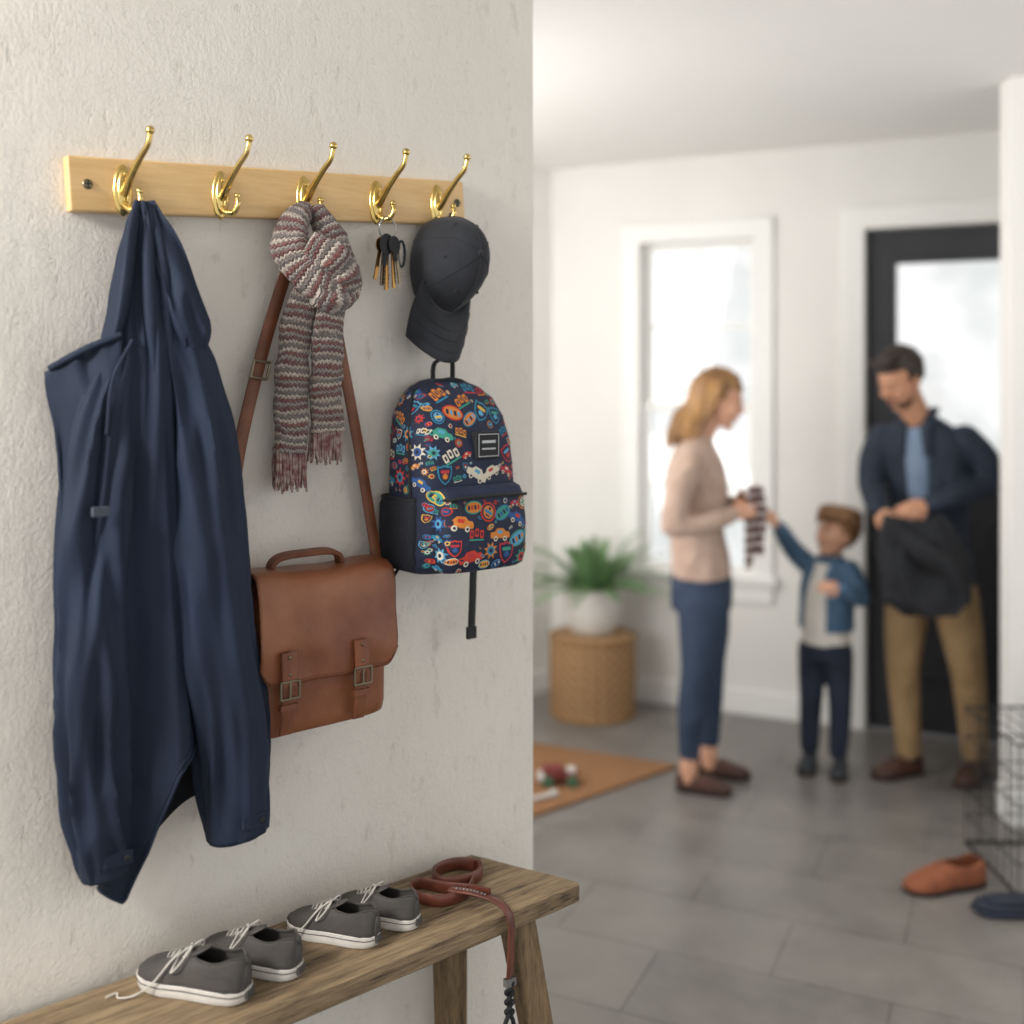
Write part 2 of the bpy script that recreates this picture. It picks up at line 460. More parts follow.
# door
d0, d1, dz = 1.557, 2.5, 2.29
mb = MB(); mb.box((d0-.1, -.022, 0), (d0, 0, dz+.1)).box((d1, -.022, 0), (d1+.1, 0, dz+.1)).box((d0, -.022, dz), (d1, 0, dz+.1))
mb.obj('trim_2', M_trim, frame=BACK, smooth=False, bev=.003)
r = Root('door_1', BACK, ((d0+d1)/2, .06, 0))
mb = MB(); a, b = d0+.005, d1-.005; g0, g1, gz0, gz1 = 1.69, 2.36, 1.12, 2.13
mb.box((a, .03, .008), (g0, .075, dz-.005)).box((g1, .03, .008), (b, .075, dz-.005)).box((g0, .03, gz1), (g1, .075, dz-.005)).box((g0, .03, .008), (g1, .075, gz0))
for pa, pb in ((g0+.02, (g0+g1)/2-.03), ((g0+g1)/2+.03, g1-.02)):
    frame_box(mb, pa, pb, .018, .031, .25, .98, .03)
frame_box(mb, g0-.02, g1+.02, .02, .032, gz0-.02, gz1+.02, .02)
mb.obj('leaf', M_door, r, smooth=False, bev=.003)
MB().box((g0, .05, gz0), (g1, .054, gz1)).obj('glass', M_glass, r, smooth=False)
mb = MB(); mb.tube([(d1-.07, .03, 1.0), (d1-.07, -.03, 1.0), (d1-.17, -.03, 1.0)], .01, sm=3); mb.ell((d1-.07, .02, 1.0), (.028, .012, .028))
mb.obj('handle', M_steel, r)

# ------------------------------------------------------------ coat rack
r = Root('coat_rack', WALL, W(-.582, 0.001, 1.925))
tilt = math.atan2(.0495, .774)
RX = Matrix.Translation((-.582, -.001, 1.925)) @ Matrix.Rotation(-tilt, 4, 'Y')
mb = MB(); mb.box((-.385, -.02, -.043), (.383, 0, .043), xf=RX)
mb.obj('board', M_pine, r, smooth=False, bev=.004)
mb = MB()
for x in (-.356, .364):
    c_ = RX @ V((x, -.0205, 0))
    mb.ell(c_, (.008, .003, .008)); mb.box(c_+V((-.006, -.0036, -.001)), c_+V((.006, -.0028, .001)), mi=1); mb.box(c_+V((-.001, -.0036, -.006)), c_+V((.001, -.0028, .006)), mi=1)
mb.obj('screws', [M_dsteel, M_black], r)
HS = [-.883, -.718, -.560, -.408, -.268]
HZ = [1.918+(s+.577)*math.tan(tilt) for s in HS]
for i, (s, z) in enumerate(zip(HS, HZ)):
    mb = MB()
    mb.ell(W(s, .022, z), (.0155, .006, .041), seg=28, rg=18)
    mb.ell(W(s, .026, z), (.0105, .0060, .032), seg=28, rg=18)
    mb.tube([W(s, .022, z-.010), W(s, .036, z+.0), W(s+.002, .056, z+.022), W(s+.006, .078, z+.044), W(s+.010, .095, z+.060), W(s+.012, .101, z+.078)], [.0072, .0066, .0056, .0050, .0045, .0045], n=14)
    mb.ell(W(s+.012, .101, z+.083), .0070)
    mb.tube([W(s, .022, z-.018), W(s+.003, .036, z-.030), W(s+.010, .050, z-.031), W(s+.014, .058, z-.018), W(s+.014, .056, z-.008)], [.0065, .0055, .0048, .0044, .0042], n=14)
    mb.ell(W(s+.014, .0555, z-.004), .0058)
    for dz_ in (.024, -.026): mb.ell(W(s, .032, z+dz_), (.003, .0015, .003))
    mb.obj('hook_%d' % (i+1), M_brass, r)

# ------------------------------------------------------------ jacket
r = Root('hanging_jacket', WALL, W(-.86, .06, 1.88)); rj = r
def ridge(x): return 1-2.6*math.sqrt(x*x+.004)
def bodyfold(S, z, A, side=1):
    u = (S+.868)/(.045+(1.90-z)*.17)
    f = .62*ridge(noise.noise(V((u*2.1+side*3, z*.7, 5.5))))+.33*ridge(noise.noise(V((u*4.2, z*1.1+7, 2.2))))+.06*noise.noise(V((u*6, z*7, 1.2)))
    return A*f
rows = [(1.893, -.874, -.846, .035, .068), (1.885, -.880, -.842, .025, .078), (1.86, -.888, -.838, .02, .088), (1.80, -.901, -.826, .012, .098), (1.72, -.914, -.804, .006, .110),
        (1.65, -.93, -.792, .004, .120), (1.59, -.95, -.785, .004, .124), (1.50, -.970, -.775, .004, .122), (1.38, -.976, -.760, .004, .118),
        (1.24, -.974, -.750, .004, .114), (1.10, -.968, -.748, .004, .112), (.97, -.955, -.75, .004, .110), (.86, -.940, -.755, .004, .110), (.80, -.930, -.76, .004, .108)]
tabs = [[(q[0], q[k]) for q in sorted(rows)] for k in (1, 2, 3, 4)]
R = []; n = 220; NR = 140
for i in range(NR):
    t = i/(NR-1); z = 1.893-(1.893-.80)*t
    a, b, o0, o1 = [interp(q, z) for q in tabs]; ring = []
    hw = (b-a)/2; hd = (o1-o0)/2; scx = (a+b)/2; oc = (o0+o1)/2
    A = .004+.034*min(1, t*2.2)
    for j in range(n):
        th = 2*PI*j/n; c_, s_ = math.cos(th), math.sin(th)
        x = hw*math.copysign(abs(c_)**.85, c_); y = hd*math.copysign(abs(s_)**.8, s_)
        S = scx+x
        d = bodyfold(S, z, A, 1 if s_ > 0 else -1)
        y += (d-A*.25)*abs(s_)**.5*(1 if s_ > 0 else .2)
        S += c_*.006*noise.noise(V((z*5, c_, 3)))
        O = max(.003, oc+y)
        fr = max(0, s_)**.5
        zb = .800+.92*max(0, S+.900)+.7*max(0, -.900-S)+.135*fr*min(1, max(0, (S+.905)/.07))
        k = max(0, (t-.45)/.55); zz = z+(zb-.80)*k
        ring.append(W(S, O, zz))
    R.append(ring)
MB().rings(R, cap=(True, False)).obj('body', [M_navy, M_lining], r, angle=75, solid=.003, loff=1)
MB().sweep([p+V((0, -.001 if p.y < -.05 else 0, .014)) for p in R[-1]], circ(6, .0014), closed=True).obj('hem_seam', M_navy, r)
MB().sweep([p+V((0, -.0005 if p.y < -.05 else 0, .001)) for p in R[-1]], circ(8, .0028), closed=True).obj('hem_edge', M_navy, r)
def sleeve(name, pts, rad, seed, cuffr, flat=.85, A=.026):
    path = cr([W(*p) for p in pts], 26)
    k = len(rad)-1
    def pr(t):
        x = t*k; i = min(int(x), k-1); f = x-i; q = rad[i]*(1-f)+rad[i+1]*f
        return circ(90, q, q*flat)
    def fn(p, t, u):
        c0 = path[min(len(path)-1, int(round(t*(len(path)-1))))]
        d = (p-c0); d.normalize(); th = u*2*PI; cx, sx = math.cos(th), math.sin(th)
        f = .55*ridge(noise.noise(V((cx*1.5+seed, sx*1.5+t*1.2, t*1.8))))
        f += .36*ridge(noise.noise(V((cx*1.6+seed, sx*1.6+t*3, t*5+4))))*(.3+t*.7)
        f += .05*noise.noise(V((cx*3+seed, sx*3, t*12)))
        q = p+d*(f-.25)*A*min(1, t*3+.2)*min(1, (1.03-t)*8)
        if q.y > -.004: q.y = -.004
        return q
    mb = MB(); mb.sweep(path, pr, (1, 0, 0), fn=fn, cap=(True, False)); mb.obj(name, [M_navy, M_lining], r, angle=75, solid=.003, loff=1)
    T = (path[-1]-path[-4]).normalized()
    mb = MB(); e = path[-1]
    mb.rings(sweep_rings([e-T*.050, e-T*.048, e-T*.003, e], lambda t: circ(40, cuffr*(1.0 if .2 < t < .8 else .97), cuffr*.84), (1, 0, 0)), cap=(False, False))
    tabc = e-T*.03+V((.012, -cuffr*.84-.001, 0))
    mb.obj(name+'_cuff', [M_navy, M_lining], r, angle=60, solid=.004, loff=1)
    mb = MB(); mb.box(tabc+V((-.022, -.003, -.011)), tabc+V((.022, .002, .011))); mb.obj(name+'_tab', M_navy, r, smooth=False, bev=.002)
    mb = MB(); mb.ell(tabc+V((.012, -.004, 0)), (.005, .0025, .005)); mb.obj(name+'_button', M_black, r)
sleeve('sleeve_right', [(-.845, .085, 1.72), (-.818, .09, 1.62), (-.797, .095, 1.48), (-.776, .095, 1.28), (-.744, .092, 1.07), (-.720, .088, .865)], [.03, .052, .063, .066, .061, .050], 3.3, .050)
sleeve('sleeve_left', [(-.905, .08, 1.65), (-.932, .086, 1.54), (-.948, .086, 1.36), (-.952, .082, 1.16), (-.946, .078, .98), (-.930, .075, .855)], [.028, .042, .050, .048, .042, .035], 8.1, .036)
mb = MB()
def hood_fn(p, t, u):
    th = u*2*PI; q = p.copy(); q.y -= .014*ridge(noise.noise(V((math.cos(th)*1.5, math.sin(th)*1.5, t*1.8)))); q.x += .004*noise.noise(V((th, t*4, 1))); return q
mb.sweep(cr([W(-.862, .055, 1.897), W(-.848, .074, 1.835), W(-.828, .088, 1.74), (W(-.811, .094, 1.67)), W(-.804, .092, 1.61)], 14), lambda t: circ(48, interp([(0, .015), (.35, .031), (.7, .038), (.92, .026), (1, .008)], t), interp([(0, .012), (.4, .028), (.75, .032), (1, .008)], t)), (1, 0, 0), fn=hood_fn)
mb.obj('hood', M_navy, r, angle=75)
mb = MB(); mb.tube([W(-.874, .062, 1.895), W(-.892, .084, 1.84), W(-.904, .098, 1.77), W(-.916, .106, 1.70), W(-.926, .10, 1.655)], [.011, .014, .014, .012, .008], n=12, flat=.6)
mb.tube([W(-.862, .070, 1.892), W(-.873, .098, 1.80), W(-.876, .114, 1.70), W(-.868, .124, 1.56)], [.006, .010, .010, .003], n=10)
mb.tube([W(-.855, .070, 1.890), W(-.852, .098, 1.80), W(-.848, .114, 1.66), W(-.842, .118, 1.46)], [.006, .010, .010, .003], n=10)
mb.obj('collar_edge', M_navy, r)
outer = [(-1.006, .035, 1.612), (-.996, .035, 1.54), (-.986, .03, 1.42), (-.990, .025, 1.24), (-.984, .025, 1.08), (-.970, .03, .95), (-.952, .04, .885)]
inner = [(-.915, .10, 1.672), (-.92, .110, 1.56), (-.935, .100, 1.42), (-.945, .085, 1.24), (-.945, .075, 1.08), (-.935, .07, .95), (-.925, .07, .885)]
po, pi_ = cr([W(*p) for p in outer], 8), cr([W(*p) for p in inner], 8)
G = []
for i, (a, b) in enumerate(zip(po, pi_)):
    G.append([a.lerp(b, k/14)+V((0, -.010*math.sin(PI*k/14)-.010*ridge(noise.noise(V((k*.2, i*.08, 4)))), 0)) for k in range(15)])
MB().rings(G, closed=False).obj('front_placket', M_navy, r, solid=.006, angle=60)
mb = MB()
for k, i in ((.75, 3), (.45, 3)):
    p = G[i][int(14*(1-k))].copy(); p.y -= .003; mb.ell(p, (.005, .003, .005))
mb.obj('snap_buttons', M_black, r)
mb = MB(); mb.tube([W(-.92, .114, 1.668), W(-.965, .090, 1.645), W(-1.004, .052, 1.617)], [.005, .006, .005], n=10); mb.tube([W(-.905, .118, 1.66), W(-.936, .122, 1.60), W(-.945, .122, 1.52)], .003, n=8)
mb.obj('collar_fold', M_navy, r)
mb = MB(); mb.box((-.971, -.140, 1.402), (-.947, -.130, 1.416)); mb.obj('sleeve_label', M_tag, r, smooth=False, bev=.001)
mb = MB(); mb.tube([W(-.866, .055, 1.875), W(-.868, .052, 1.915), W(-.868, .046, 1.915), W(-.866, .05, 1.875)], .002, n=8); mb.obj('hang_loop', M_black, r)
for o_ in rj.e.children:
    for v_ in o_.data.vertices:
        z_ = v_.co.z+rj.loc.z
        if z_ > 1.72: v_.co.z = 1.72+(z_-1.72)*.88-rj.loc.z

# ------------------------------------------------------------ scarf
r = Root('knitted_scarf', WALL, W(-.56, .06, 1.89))
mb = MB()
def fat(a, b): return [(a*se(math.cos(2*PI*i/36), .7), b*se(math.sin(2*PI*i/36), .7)) for i in range(36)]
def lump(seed, amp=.006):
    def fn(p, t, u):
        return p+V((noise.noise(V((u*4, t*6, seed))), noise.noise(V((u*4, t*6, seed+5))), noise.noise(V((u*5, t*6, seed+9)))))*amp+V((noise.noise(p*90), noise.noise(p*90+V((5, 0, 0))), noise.noise(p*90+V((0, 5, 0)))))*.0022
    return fn
mb.sweep(cr([W(-.568, .045, 1.897), W(-.598, .055, 1.872), W(-.610, .06, 1.835), W(-.603, .072, 1.798), W(-.575, .085, 1.768), W(-.540, .09, 1.753), W(-.514, .08, 1.758)], 12), lambda t: fat(interp([(0, .014), (.3, .031), (.7, .030), (1, .022)], t), .019), (1, 0, .5), fn=lump(1))
mb.sweep(cr([W(-.556, .048, 1.90), W(-.538, .055, 1.87), W(-.518, .06, 1.83), W(-.504, .065, 1.79), W(-.510, .08, 1.757), W(-.54, .09, 1.744), W(-.575, .085, 1.754)], 12), lambda t: fat(interp([(0, .015), (.3, .028), (.6, .025), (1, .026)], t), .019), (1, 0, .3), fn=lump(2))
mb.sweep(cr([W(-.592, .09, 1.832), W(-.558, .106, 1.812), W(-.528, .106, 1.785), W(-.512, .09, 1.757)], 12), lambda t: fat(.022+.006*math.sin(PI*t), .016), (0, 0, 1), fn=lump(3))
mb.sweep(cr([W(-.57, .06, 1.765), W(-.588, .058, 1.72), W(-.597, .05, 1.64), W(-.598, .045, 1.56), W(-.600, .045, 1.475)], 24), lambda t: fat(interp([(0, .024), (.3, .029), (1, .031)], t), .013), (1, 0, 0), fn=lump(4, .006))
mb.sweep(cr([W(-.53, .075, 1.75), W(-.539, .07, 1.70), W(-.538, .062, 1.64), W(-.536, .055, 1.58), W(-.534, .055, 1.51)], 24), lambda t: fat(interp([(0, .024), (.3, .029), (1, .031)], t), .013), (1, 0, 0), fn=lump(5, .006))
mb.obj('knit_body', M_knit, r, angle=80)
mb = MB()
for cs_, cz, cw, co, L in ((-.600, 1.478, .028, .045, .07), (-.534, 1.513, .028, .055, .06)):
    for k in range(16):
        for row in (-1, 1):
            x = cs_-cw+2*cw*k/15; rr = random.uniform
            l = L*rr(.85, 1.05)
            mb.tube([W(x, co+row*.006, cz+.006), W(x+rr(-.002, .002), co+row*.007, cz-l*.5), W(x+rr(-.005, .005), co+row*.006+rr(-.003, .003), cz-l)], [.0022, .0026, .0020], n=6, sm=3)
mb.obj('fringe', M_fringe, r)

# ------------------------------------------------------------ satchel
r = Root('leather_satchel', WALL, W(-.555, .06, 1.15))
sa, sb = -.690, -.438
mb = MB(); R = []
for z, hw, dd in ((1.010, .116, .040), (1.014, .122, .046), (1.03, .125, .049), (1.15, .126, .050), (1.24, .124, .044), (1.262, .118, .036), (1.268, .11, .03)):
    cx = (sa+sb)/2; ring = []
    for j in range(64):
        th = 2*PI*j/64; c_, s_ = math.cos(th), math.sin(th)
        ring.append(W(cx+hw*se(c_, .3), .062+dd*se(s_, .35)*(1+.06*noise.noise(V((j*.3, z*14, 3)))), z+.003*math.cos(j*.1)))
    R.append(ring)
mb.rings(R).obj('body', M_leather, r, angle=50)
prof = cr([(0, .012, 1.16), (0, .012, 1.25), (0, .022, 1.276), (0, .06, 1.282), (0, .100, 1.277), (0, .116, 1.25), (0, .122, 1.19), (0, .124, 1.14), (0, .122, 1.098)], 6)
G = []; nc = 44
for i, p in enumerate(prof):
    row = []; t = i/(len(prof)-1)
    for j in range(nc+1):
        u = j/nc*2-1; x = (sa+sb)/2+u*.133
        zz = p.z
        if t > .6: zz += ((t-.6)/.4)*.028*max(0, (abs(u)-.82)/.18)**2
        oo = p.y+.004*math.sin(PI*(u+1)/2)*(1 if t > .4 else 0)+.004*noise.noise(V((u*2.5, t*6, 2)))
        row.append(W(x, oo, zz-.004*(1-abs(u))*math.sin(PI*t)+.004*noise.noise(V((u*2, t*3, 7)))))
    G.append(row)
MB().rings(G, closed=False).obj('flap', M_leather, r, solid=.005, angle=60)
mb = MB(); edge = [G[-1][j]+V((0, -.001, .005)) for j in range(nc+1)]
mb.tube([edge[j] for j in range(0, nc+1, 2)], .0016, n=6, sm=2); mb.obj('flap_stitch', M_leather2, r)
mb = MB()
hp = [W(-.648, .06, 1.276), W(-.642, .062, 1.292), W(-.622, .065, 1.301), W(-.57, .068, 1.303), W(-.535, .065, 1.301), W(-.515, .062, 1.292), W(-.510, .06, 1.276)]
mb.sweep(cr(hp, 6), rrect(.011, .0045), (0, 1, 0)); mb.obj('handle', M_leather2, r)
mb = MB(); mt = MB()
for s in (-.652, -.512):
    mb.sweep(cr([W(s, .128, 1.155), W(s, .131, 1.12), W(s, .132, 1.08), W(s, .128, 1.04), W(s, .122, 1.018)], 5), rrect(.0115, .0022), (1, 0, 0))
    mb.sweep([W(s, .135, 1.155), W(s, .137, 1.12), W(s, .137, 1.10)], rrect(.0135, .0015), (1, 0, 0))
    mb.box(W(s-.016, .137, 1.070), W(s+.016, .128, 1.060))
    for a_, b_ in (((-.017, 1.080), (.017, 1.080)), ((.017, 1.080), (.017, 1.108)), ((.017, 1.108), (-.017, 1.108)), ((-.017, 1.108), (-.017, 1.080)), ((0, 1.080), (0, 1.110))):
        mt.tube([W(s+a_[0], .139, a_[1]), W(s+b_[0], .139, b_[1])], .0022, n=8, sm=1)
    for zz in (1.147, 1.120): mt.ell(W(s, .139, zz), (.003, .002, .003))
mb.obj('buckle_straps', M_leather2, r, angle=50); mt.obj('buckles', M_dsteel, r)
mb = MB(); mt = MB()
sl = cr([W(-.562, .046, 1.905), W(-.572, .045, 1.88), W(-.611, .032, 1.757), W(-.653, .030, 1.62), W(-.690, .03, 1.47), W(-.702, .035, 1.36), W(-.698, .045, 1.25)], 8)
sr = cr([W(-.556, .046, 1.905), W(-.538, .040, 1.86), W(-.494, .028, 1.68), W(-.450, .030, 1.47), W(-.424, .045, 1.28), W(-.422, .05, 1.235)], 8)
mb.sweep(sl, rrect(.0115, .002), (1, 0, 0)); mb.sweep(sr, rrect(.0105, .002), (1, 0, 0))
mb.obj('shoulder_strap', M_leather2, r, angle=50)
p = W(-.653, .036, 1.617)
for a_, b_ in (((-.017, -.012), (.013, -.016)), ((.013, -.016), (.02, .012)), ((.02, .012), (-.010, .016)), ((-.010, .016), (-.017, -.012))):
    mt.tube([p+V((a_[0], 0, a_[1])), p+V((b_[0], 0, b_[1]))], .0026, n=8, sm=1)
for q in (W(-.698, .045, 1.242), W(-.422, .05, 1.228)):
    mt.tube([q+V((.011*math.cos(k*PI/6), 0, .011*math.sin(k*PI/6))) for k in range(12)], .002, n=8, sm=0, closed=True)
mt.obj('rings', M_dsteel, r)

# ------------------------------------------------------------ keys
r = Root('key_ring', WALL, W(-.41, .05, 1.87))
HK = HZ[3]
mb = MB()
kc = W(-.404, .054, HK-.050)
mb.tube([kc+V((.019*math.cos(k*PI/12), .002*math.sin(k*PI/6), .020*math.sin(k*PI/12))) for k in range(24)], .0014, n=8, sm=0, closed=True)
mb.obj('ring', M_steel, r)
def key(cx, tiltk, L, m, yo, name, head=.013):
    mb = MB(); 
    mb.ell((0, 0, 0), (head, .0018, head*1.1)); mb.box((-.0035, -.0014, -L), (.0035, .0014, -head*.6))
    for t in range(4): mb.box((.0035, -.001, -L+.004+t*.007), (.006, .001, -L+.0075+t*.007))
    mb.xf(Matrix.Translation(kc+V((cx, yo, -.032))) @ Matrix.Rotation(tiltk, 4, 'Y') @ Matrix.Rotation(.2, 4, 'Z'))
    mb.obj(name, m, r)
M_kb = mat('worn_brass_key', '#b08850', .35, 1, '#8d6a3c')
key(-.018, .20, .066, M_kb, -.004, 'key_brass_1'); key(.010, -.14, .070, M_dsteel, -.010, 'key_steel_1'); key(-.002, .03, .082, M_kb, -.001, 'key_brass_2')
key(-.012, .12, .040, M_black, -.014, 'car_key', .018); key(.006, -.04, .078, M_kb, -.006, 'key_brass_3'); key(-.006, .08, .074, M_dsteel, .003, 'key_steel_2')
key(.004, -.10, .030, M_black, -.016, 'key_black_2', .015)
mb = MB(); cc_ = kc+V((.026, -.006, -.046))
mb.tube([cc_+V((.0075*math.cos(k*PI/8), 0, .024*math.sin(k*PI/8))) for k in range(16)], .0024, n=8, sm=0, closed=True)
mb.obj('carabiner', M_dblue, r)

# ------------------------------------------------------------ cap
r = Root('baseball_cap', WALL, W(-.27, .06, 1.85))
def crown(th, ph, gr=1.0):
    k = math.sin(ph); rr = math.cos(ph)**.78 if ph < PI/2-1e-4 else 0
    cs_ = -.272+.012*k; cz = 1.815+.020*k
    return W(cs_+.065*gr*rr*math.cos(th), .028+.118*gr*k, cz+.095*gr*rr*math.sin(th)*(1-.04*k))
R = []
for i in range(17):
    ph = PI/2*i/16
    R.append([crown(2*PI*j/48, min(ph, PI/2-.01)) for j in range(48)])
base = [W(-.272+(p.x+.272)*.9, .02, 1.815+(p.z-1.815)*.9) for p in R[0]]
mb = MB(); mb.rings([base]+R).obj('crown', M_cap, r, angle=60)
mb = MB()
for k in range(6):
    th = PI/6+k*PI/3
    mb.tube([crown(th, PI/2*i/12*.98, 1.003) for i in range(13)], .0011, n=6, sm=1)
    mb.ell(crown(th+PI/6, .75, 1.006), (.003, .003, .003))
mb.ell(crown(0, PI/2-.001, 1.0), (.007, .004, .007)); mb.obj('seams', M_cap, r)
G = []
for i in range(11):
    b = i/10; row = []
    for j in range(33):
        a = -1+2*j/32
        P0 = crown(-PI/2-.12+a*1.12, .30, .99)
        P1 = W(-.298+.064*a, .105-.055*a*a, 1.632+.050*abs(a)**2.4)
        p = P0.lerp(P1, b); p.y -= .012*math.sin(PI*b)*(1-a*a)
        p.x += .008*a*math.sin(PI*b)
        row.append(p)
    G.append(row)
MB().rings(G, closed=False).obj('brim', M_cap, r, solid=.004, angle=60)
mb = MB()
for b in (4, 6, 8): mb.tube([p+V((0, -.0008, 0)) for p in G[b][1:-1]], .0007, n=5, sm=0)
mb.obj('brim_stitching', M_cap, r)

# ------------------------------------------------------------ backpack
r = Root('printed_backpack', WALL, W(-.278, .07, 1.42))
prows = [(1.246, .092, .115), (1.250, .102, .135), (1.262, .110, .148), (1.29, .113, .156), (1.40, .114, .156), (1.48, .112, .148), (1.53, .104, .132), (1.563, .090, .112), (1.585, .068, .088), (1.598, .043, .06), (1.603, .018, .03)]
def ptab(z): return interp([(a, b) for a, b, c in prows], z), interp([(a, c) for a, b, c in prows], z)
bv, bf_ = [], []
def reg(R):
    b = len(bv); n = len(R[0]); bv.extend(p for q in R for p in q)
    for i in range(len(R)-1):
        for j in range(n): bf_.append([b+i*n+j, b+i*n+(j+1) % n, b+(i+1)*n+(j+1) % n, b+(i+1)*n+j])
R = []
zs = [1.246+(1.603-1.246)*(.5-.5*math.cos(PI*i/48)) for i in range(49)]
for z in zs:
    hw, d = ptab(z); oc = .008+d/2 if z < 1.55 else .008+.065+(d/2-.065)*.55
    R.append([W(-.280+hw*se(math.cos(2*PI*j/80), .55)+.004*noise.noise(V((j*.12, z*14, 3))), oc+d/2*se(math.sin(2*PI*j/80), .5)*(1+.06*noise.noise(V((j*.12, z*12, 1)))), z) for j in range(80)])
MB().rings(R).obj('main_compartment', M_patch, r, angle=60); reg(R)
R = []
for z, hw, d in ((1.254, .088, .04), (1.260, .095, .05), (1.28, .099, .056), (1.34, .100, .056), (1.385, .098, .05), (1.402, .094, .042), (1.408, .086, .03)):
    R.append([W(-.272+hw*se(math.cos(2*PI*j/56), .45), .14+d*se(math.sin(2*PI*j/56), .5), z) for j in range(56)])
MB().rings(R).obj('front_pocket', M_patch, r, angle=50); reg(R)
mb = MB()
mb.tube([W(-.366, .165, 1.385), W(-.355, .192, 1.388), W(-.31, .197, 1.39), W(-.24, .197, 1.39), W(-.19, .192, 1.388), W(-.178, .165, 1.385)], .003, n=8)
zp = []
for z in [1.27+.03*k for k in range(9)]+[1.54, 1.565, 1.583]:
    hw, d = ptab(z); zp.append((z, hw, .008+d*.66))
mb.tube([W(-.280-h_*1.0, o_, z) for z, h_, o_ in zp]+[W(-.280, .085, 1.603)]+[W(-.280+h_*1.0, o_, z) for z, h_, o_ in zp[::-1]], .0032, n=8, sm=3)
mb.tube([W(-.352, .175, 1.388), W(-.35, .202, 1.375), W(-.35, .203, 1.36)], .002, n=6); mb.obj('zips', M_black, r)
MB().box((-.286, -.167, 1.455), (-.230, -.150, 1.505)).obj('label', M_black, r, smooth=False, bev=.002)
mb = MB(); frame_box(mb, -.282, -.234, -.1685, -.166, 1.459, 1.501, .0015)
mb.box((-.274, -.1685, 1.484), (-.242, -.166, 1.489)).box((-.274, -.1685, 1.472), (-.242, -.166, 1.475)).obj('label_text', M_steel, r, smooth=False)
R = []
for z, hw, d in ((1.256, .018, .042), (1.27, .024, .052), (1.32, .026, .056), (1.37, .024, .056), (1.385, .018, .053)):
    R.append([W(-.384+hw*se(math.cos(2*PI*j/40), .6), .072+d*se(math.sin(2*PI*j/40), .6), z) for j in range(40)])
MB().rings(R).obj('side_mesh_pocket', M_mesh, r, angle=50)
mb = MB(); mb.tube([p for p in R[-1][::2]], .003, n=6, sm=2, closed=False); mb.obj('pocket_trim', M_black, r)
mb = MB()
mb.sweep(cr([W(-.295, .045, 1.598), W(-.292, .045, 1.63), W(-.270, .05, 1.66), W(-.262, .052, 1.80), W(-.257, .052, 1.92), W(-.253, .052, 1.80), W(-.255, .05, 1.66), W(-.248, .045, 1.63), W(-.248, .045, 1.598)], 6), rrect(.006, .0018), (0, 1, 0))
mb.sweep(cr([W(-.20, .05, 1.255), W(-.203, .052, 1.2), W(-.206, .05, 1.10)], 5), rrect(.0085, .0018), (1, 0, 0))
mb.box(W(-.2165, .054, 1.118), W(-.1955, .047, 1.095))
mb.sweep(cr([W(-.395, .02, 1.27), W(-.402, .025, 1.24), W(-.385, .03, 1.225), W(-.365, .03, 1.245)], 5), rrect(.006, .0018), (0, 1, 0))
mb.obj('straps', M_black, r, angle=50)
# printed emblems, wrapped onto the canvas
bvh = BVHTree.FromPolygons([tuple(p) for p in bv], bf_)
PAL = ['#c2372b', '#2c7f9f', '#d5ccb9', '#3a9482', '#cf7f34', '#2b5590', '#b0313c', '#5a9fc4', '#d9b04a', '#1c2540']
EM = [mat('print_ink_%d' % i, h_, .8, col2=h_) for i, h_ in enumerate(PAL)]
emb = MB()
def hit(face, a, b):
    if face == 'F': o_ = V((a, -1, b)); d_ = V((0, 1, 0))
    else: o_ = V((-1, -a, b)); d_ = V((1, 0, 0))
    q = bvh.ray_cast(o_, d_, 2)
    return q[0], q[1], d_
def shp(kind, cx, cy, w, h, ang=0, n=20):
    if kind == 'disc': P = [(w*math.cos(2*PI*i/n), h*math.sin(2*PI*i/n)) for i in range(n)]
    elif kind == 'rect': P = [(w*x, h*y) for x, y in ((1, .6), (.8, 1), (0, 1), (-.8, 1), (-1, .6), (-1, 0), (-1, -.6), (-.8, -1), (0, -1), (.8, -1), (1, -.6), (1, 0))]
    elif kind == 'star': P = [((w if i % 2 == 0 else w*.55)*math.cos(2*PI*i/n), (h if i % 2 == 0 else h*.55)*math.sin(2*PI*i/n)) for i in range(n)]
    elif kind == 'shield': P = [(w*x, h*y) for x, y in ((0, 1), (.5, .85), (1, .9), (1, .3), (.85, -.3), (.5, -.7), (0, -1), (-.5, -.7), (-.85, -.3), (-1, .3), (-1, .9), (-.5, .85))]
    else: P = [(w*x, h*y) for x, y in ((1, 0), (.9, .4), (.55, .5), (.3, 1), (-.35, 1), (-.6, .45), (-1, .35), (-1, -.4), (-.9, -.6), (0, -.6), (.9, -.6), (1, -.4))]
    ca, sa_ = math.cos(ang), math.sin(ang)
    return [(cx+x*ca-y*sa_, cy+x*sa_+y*ca) for x, y in P]
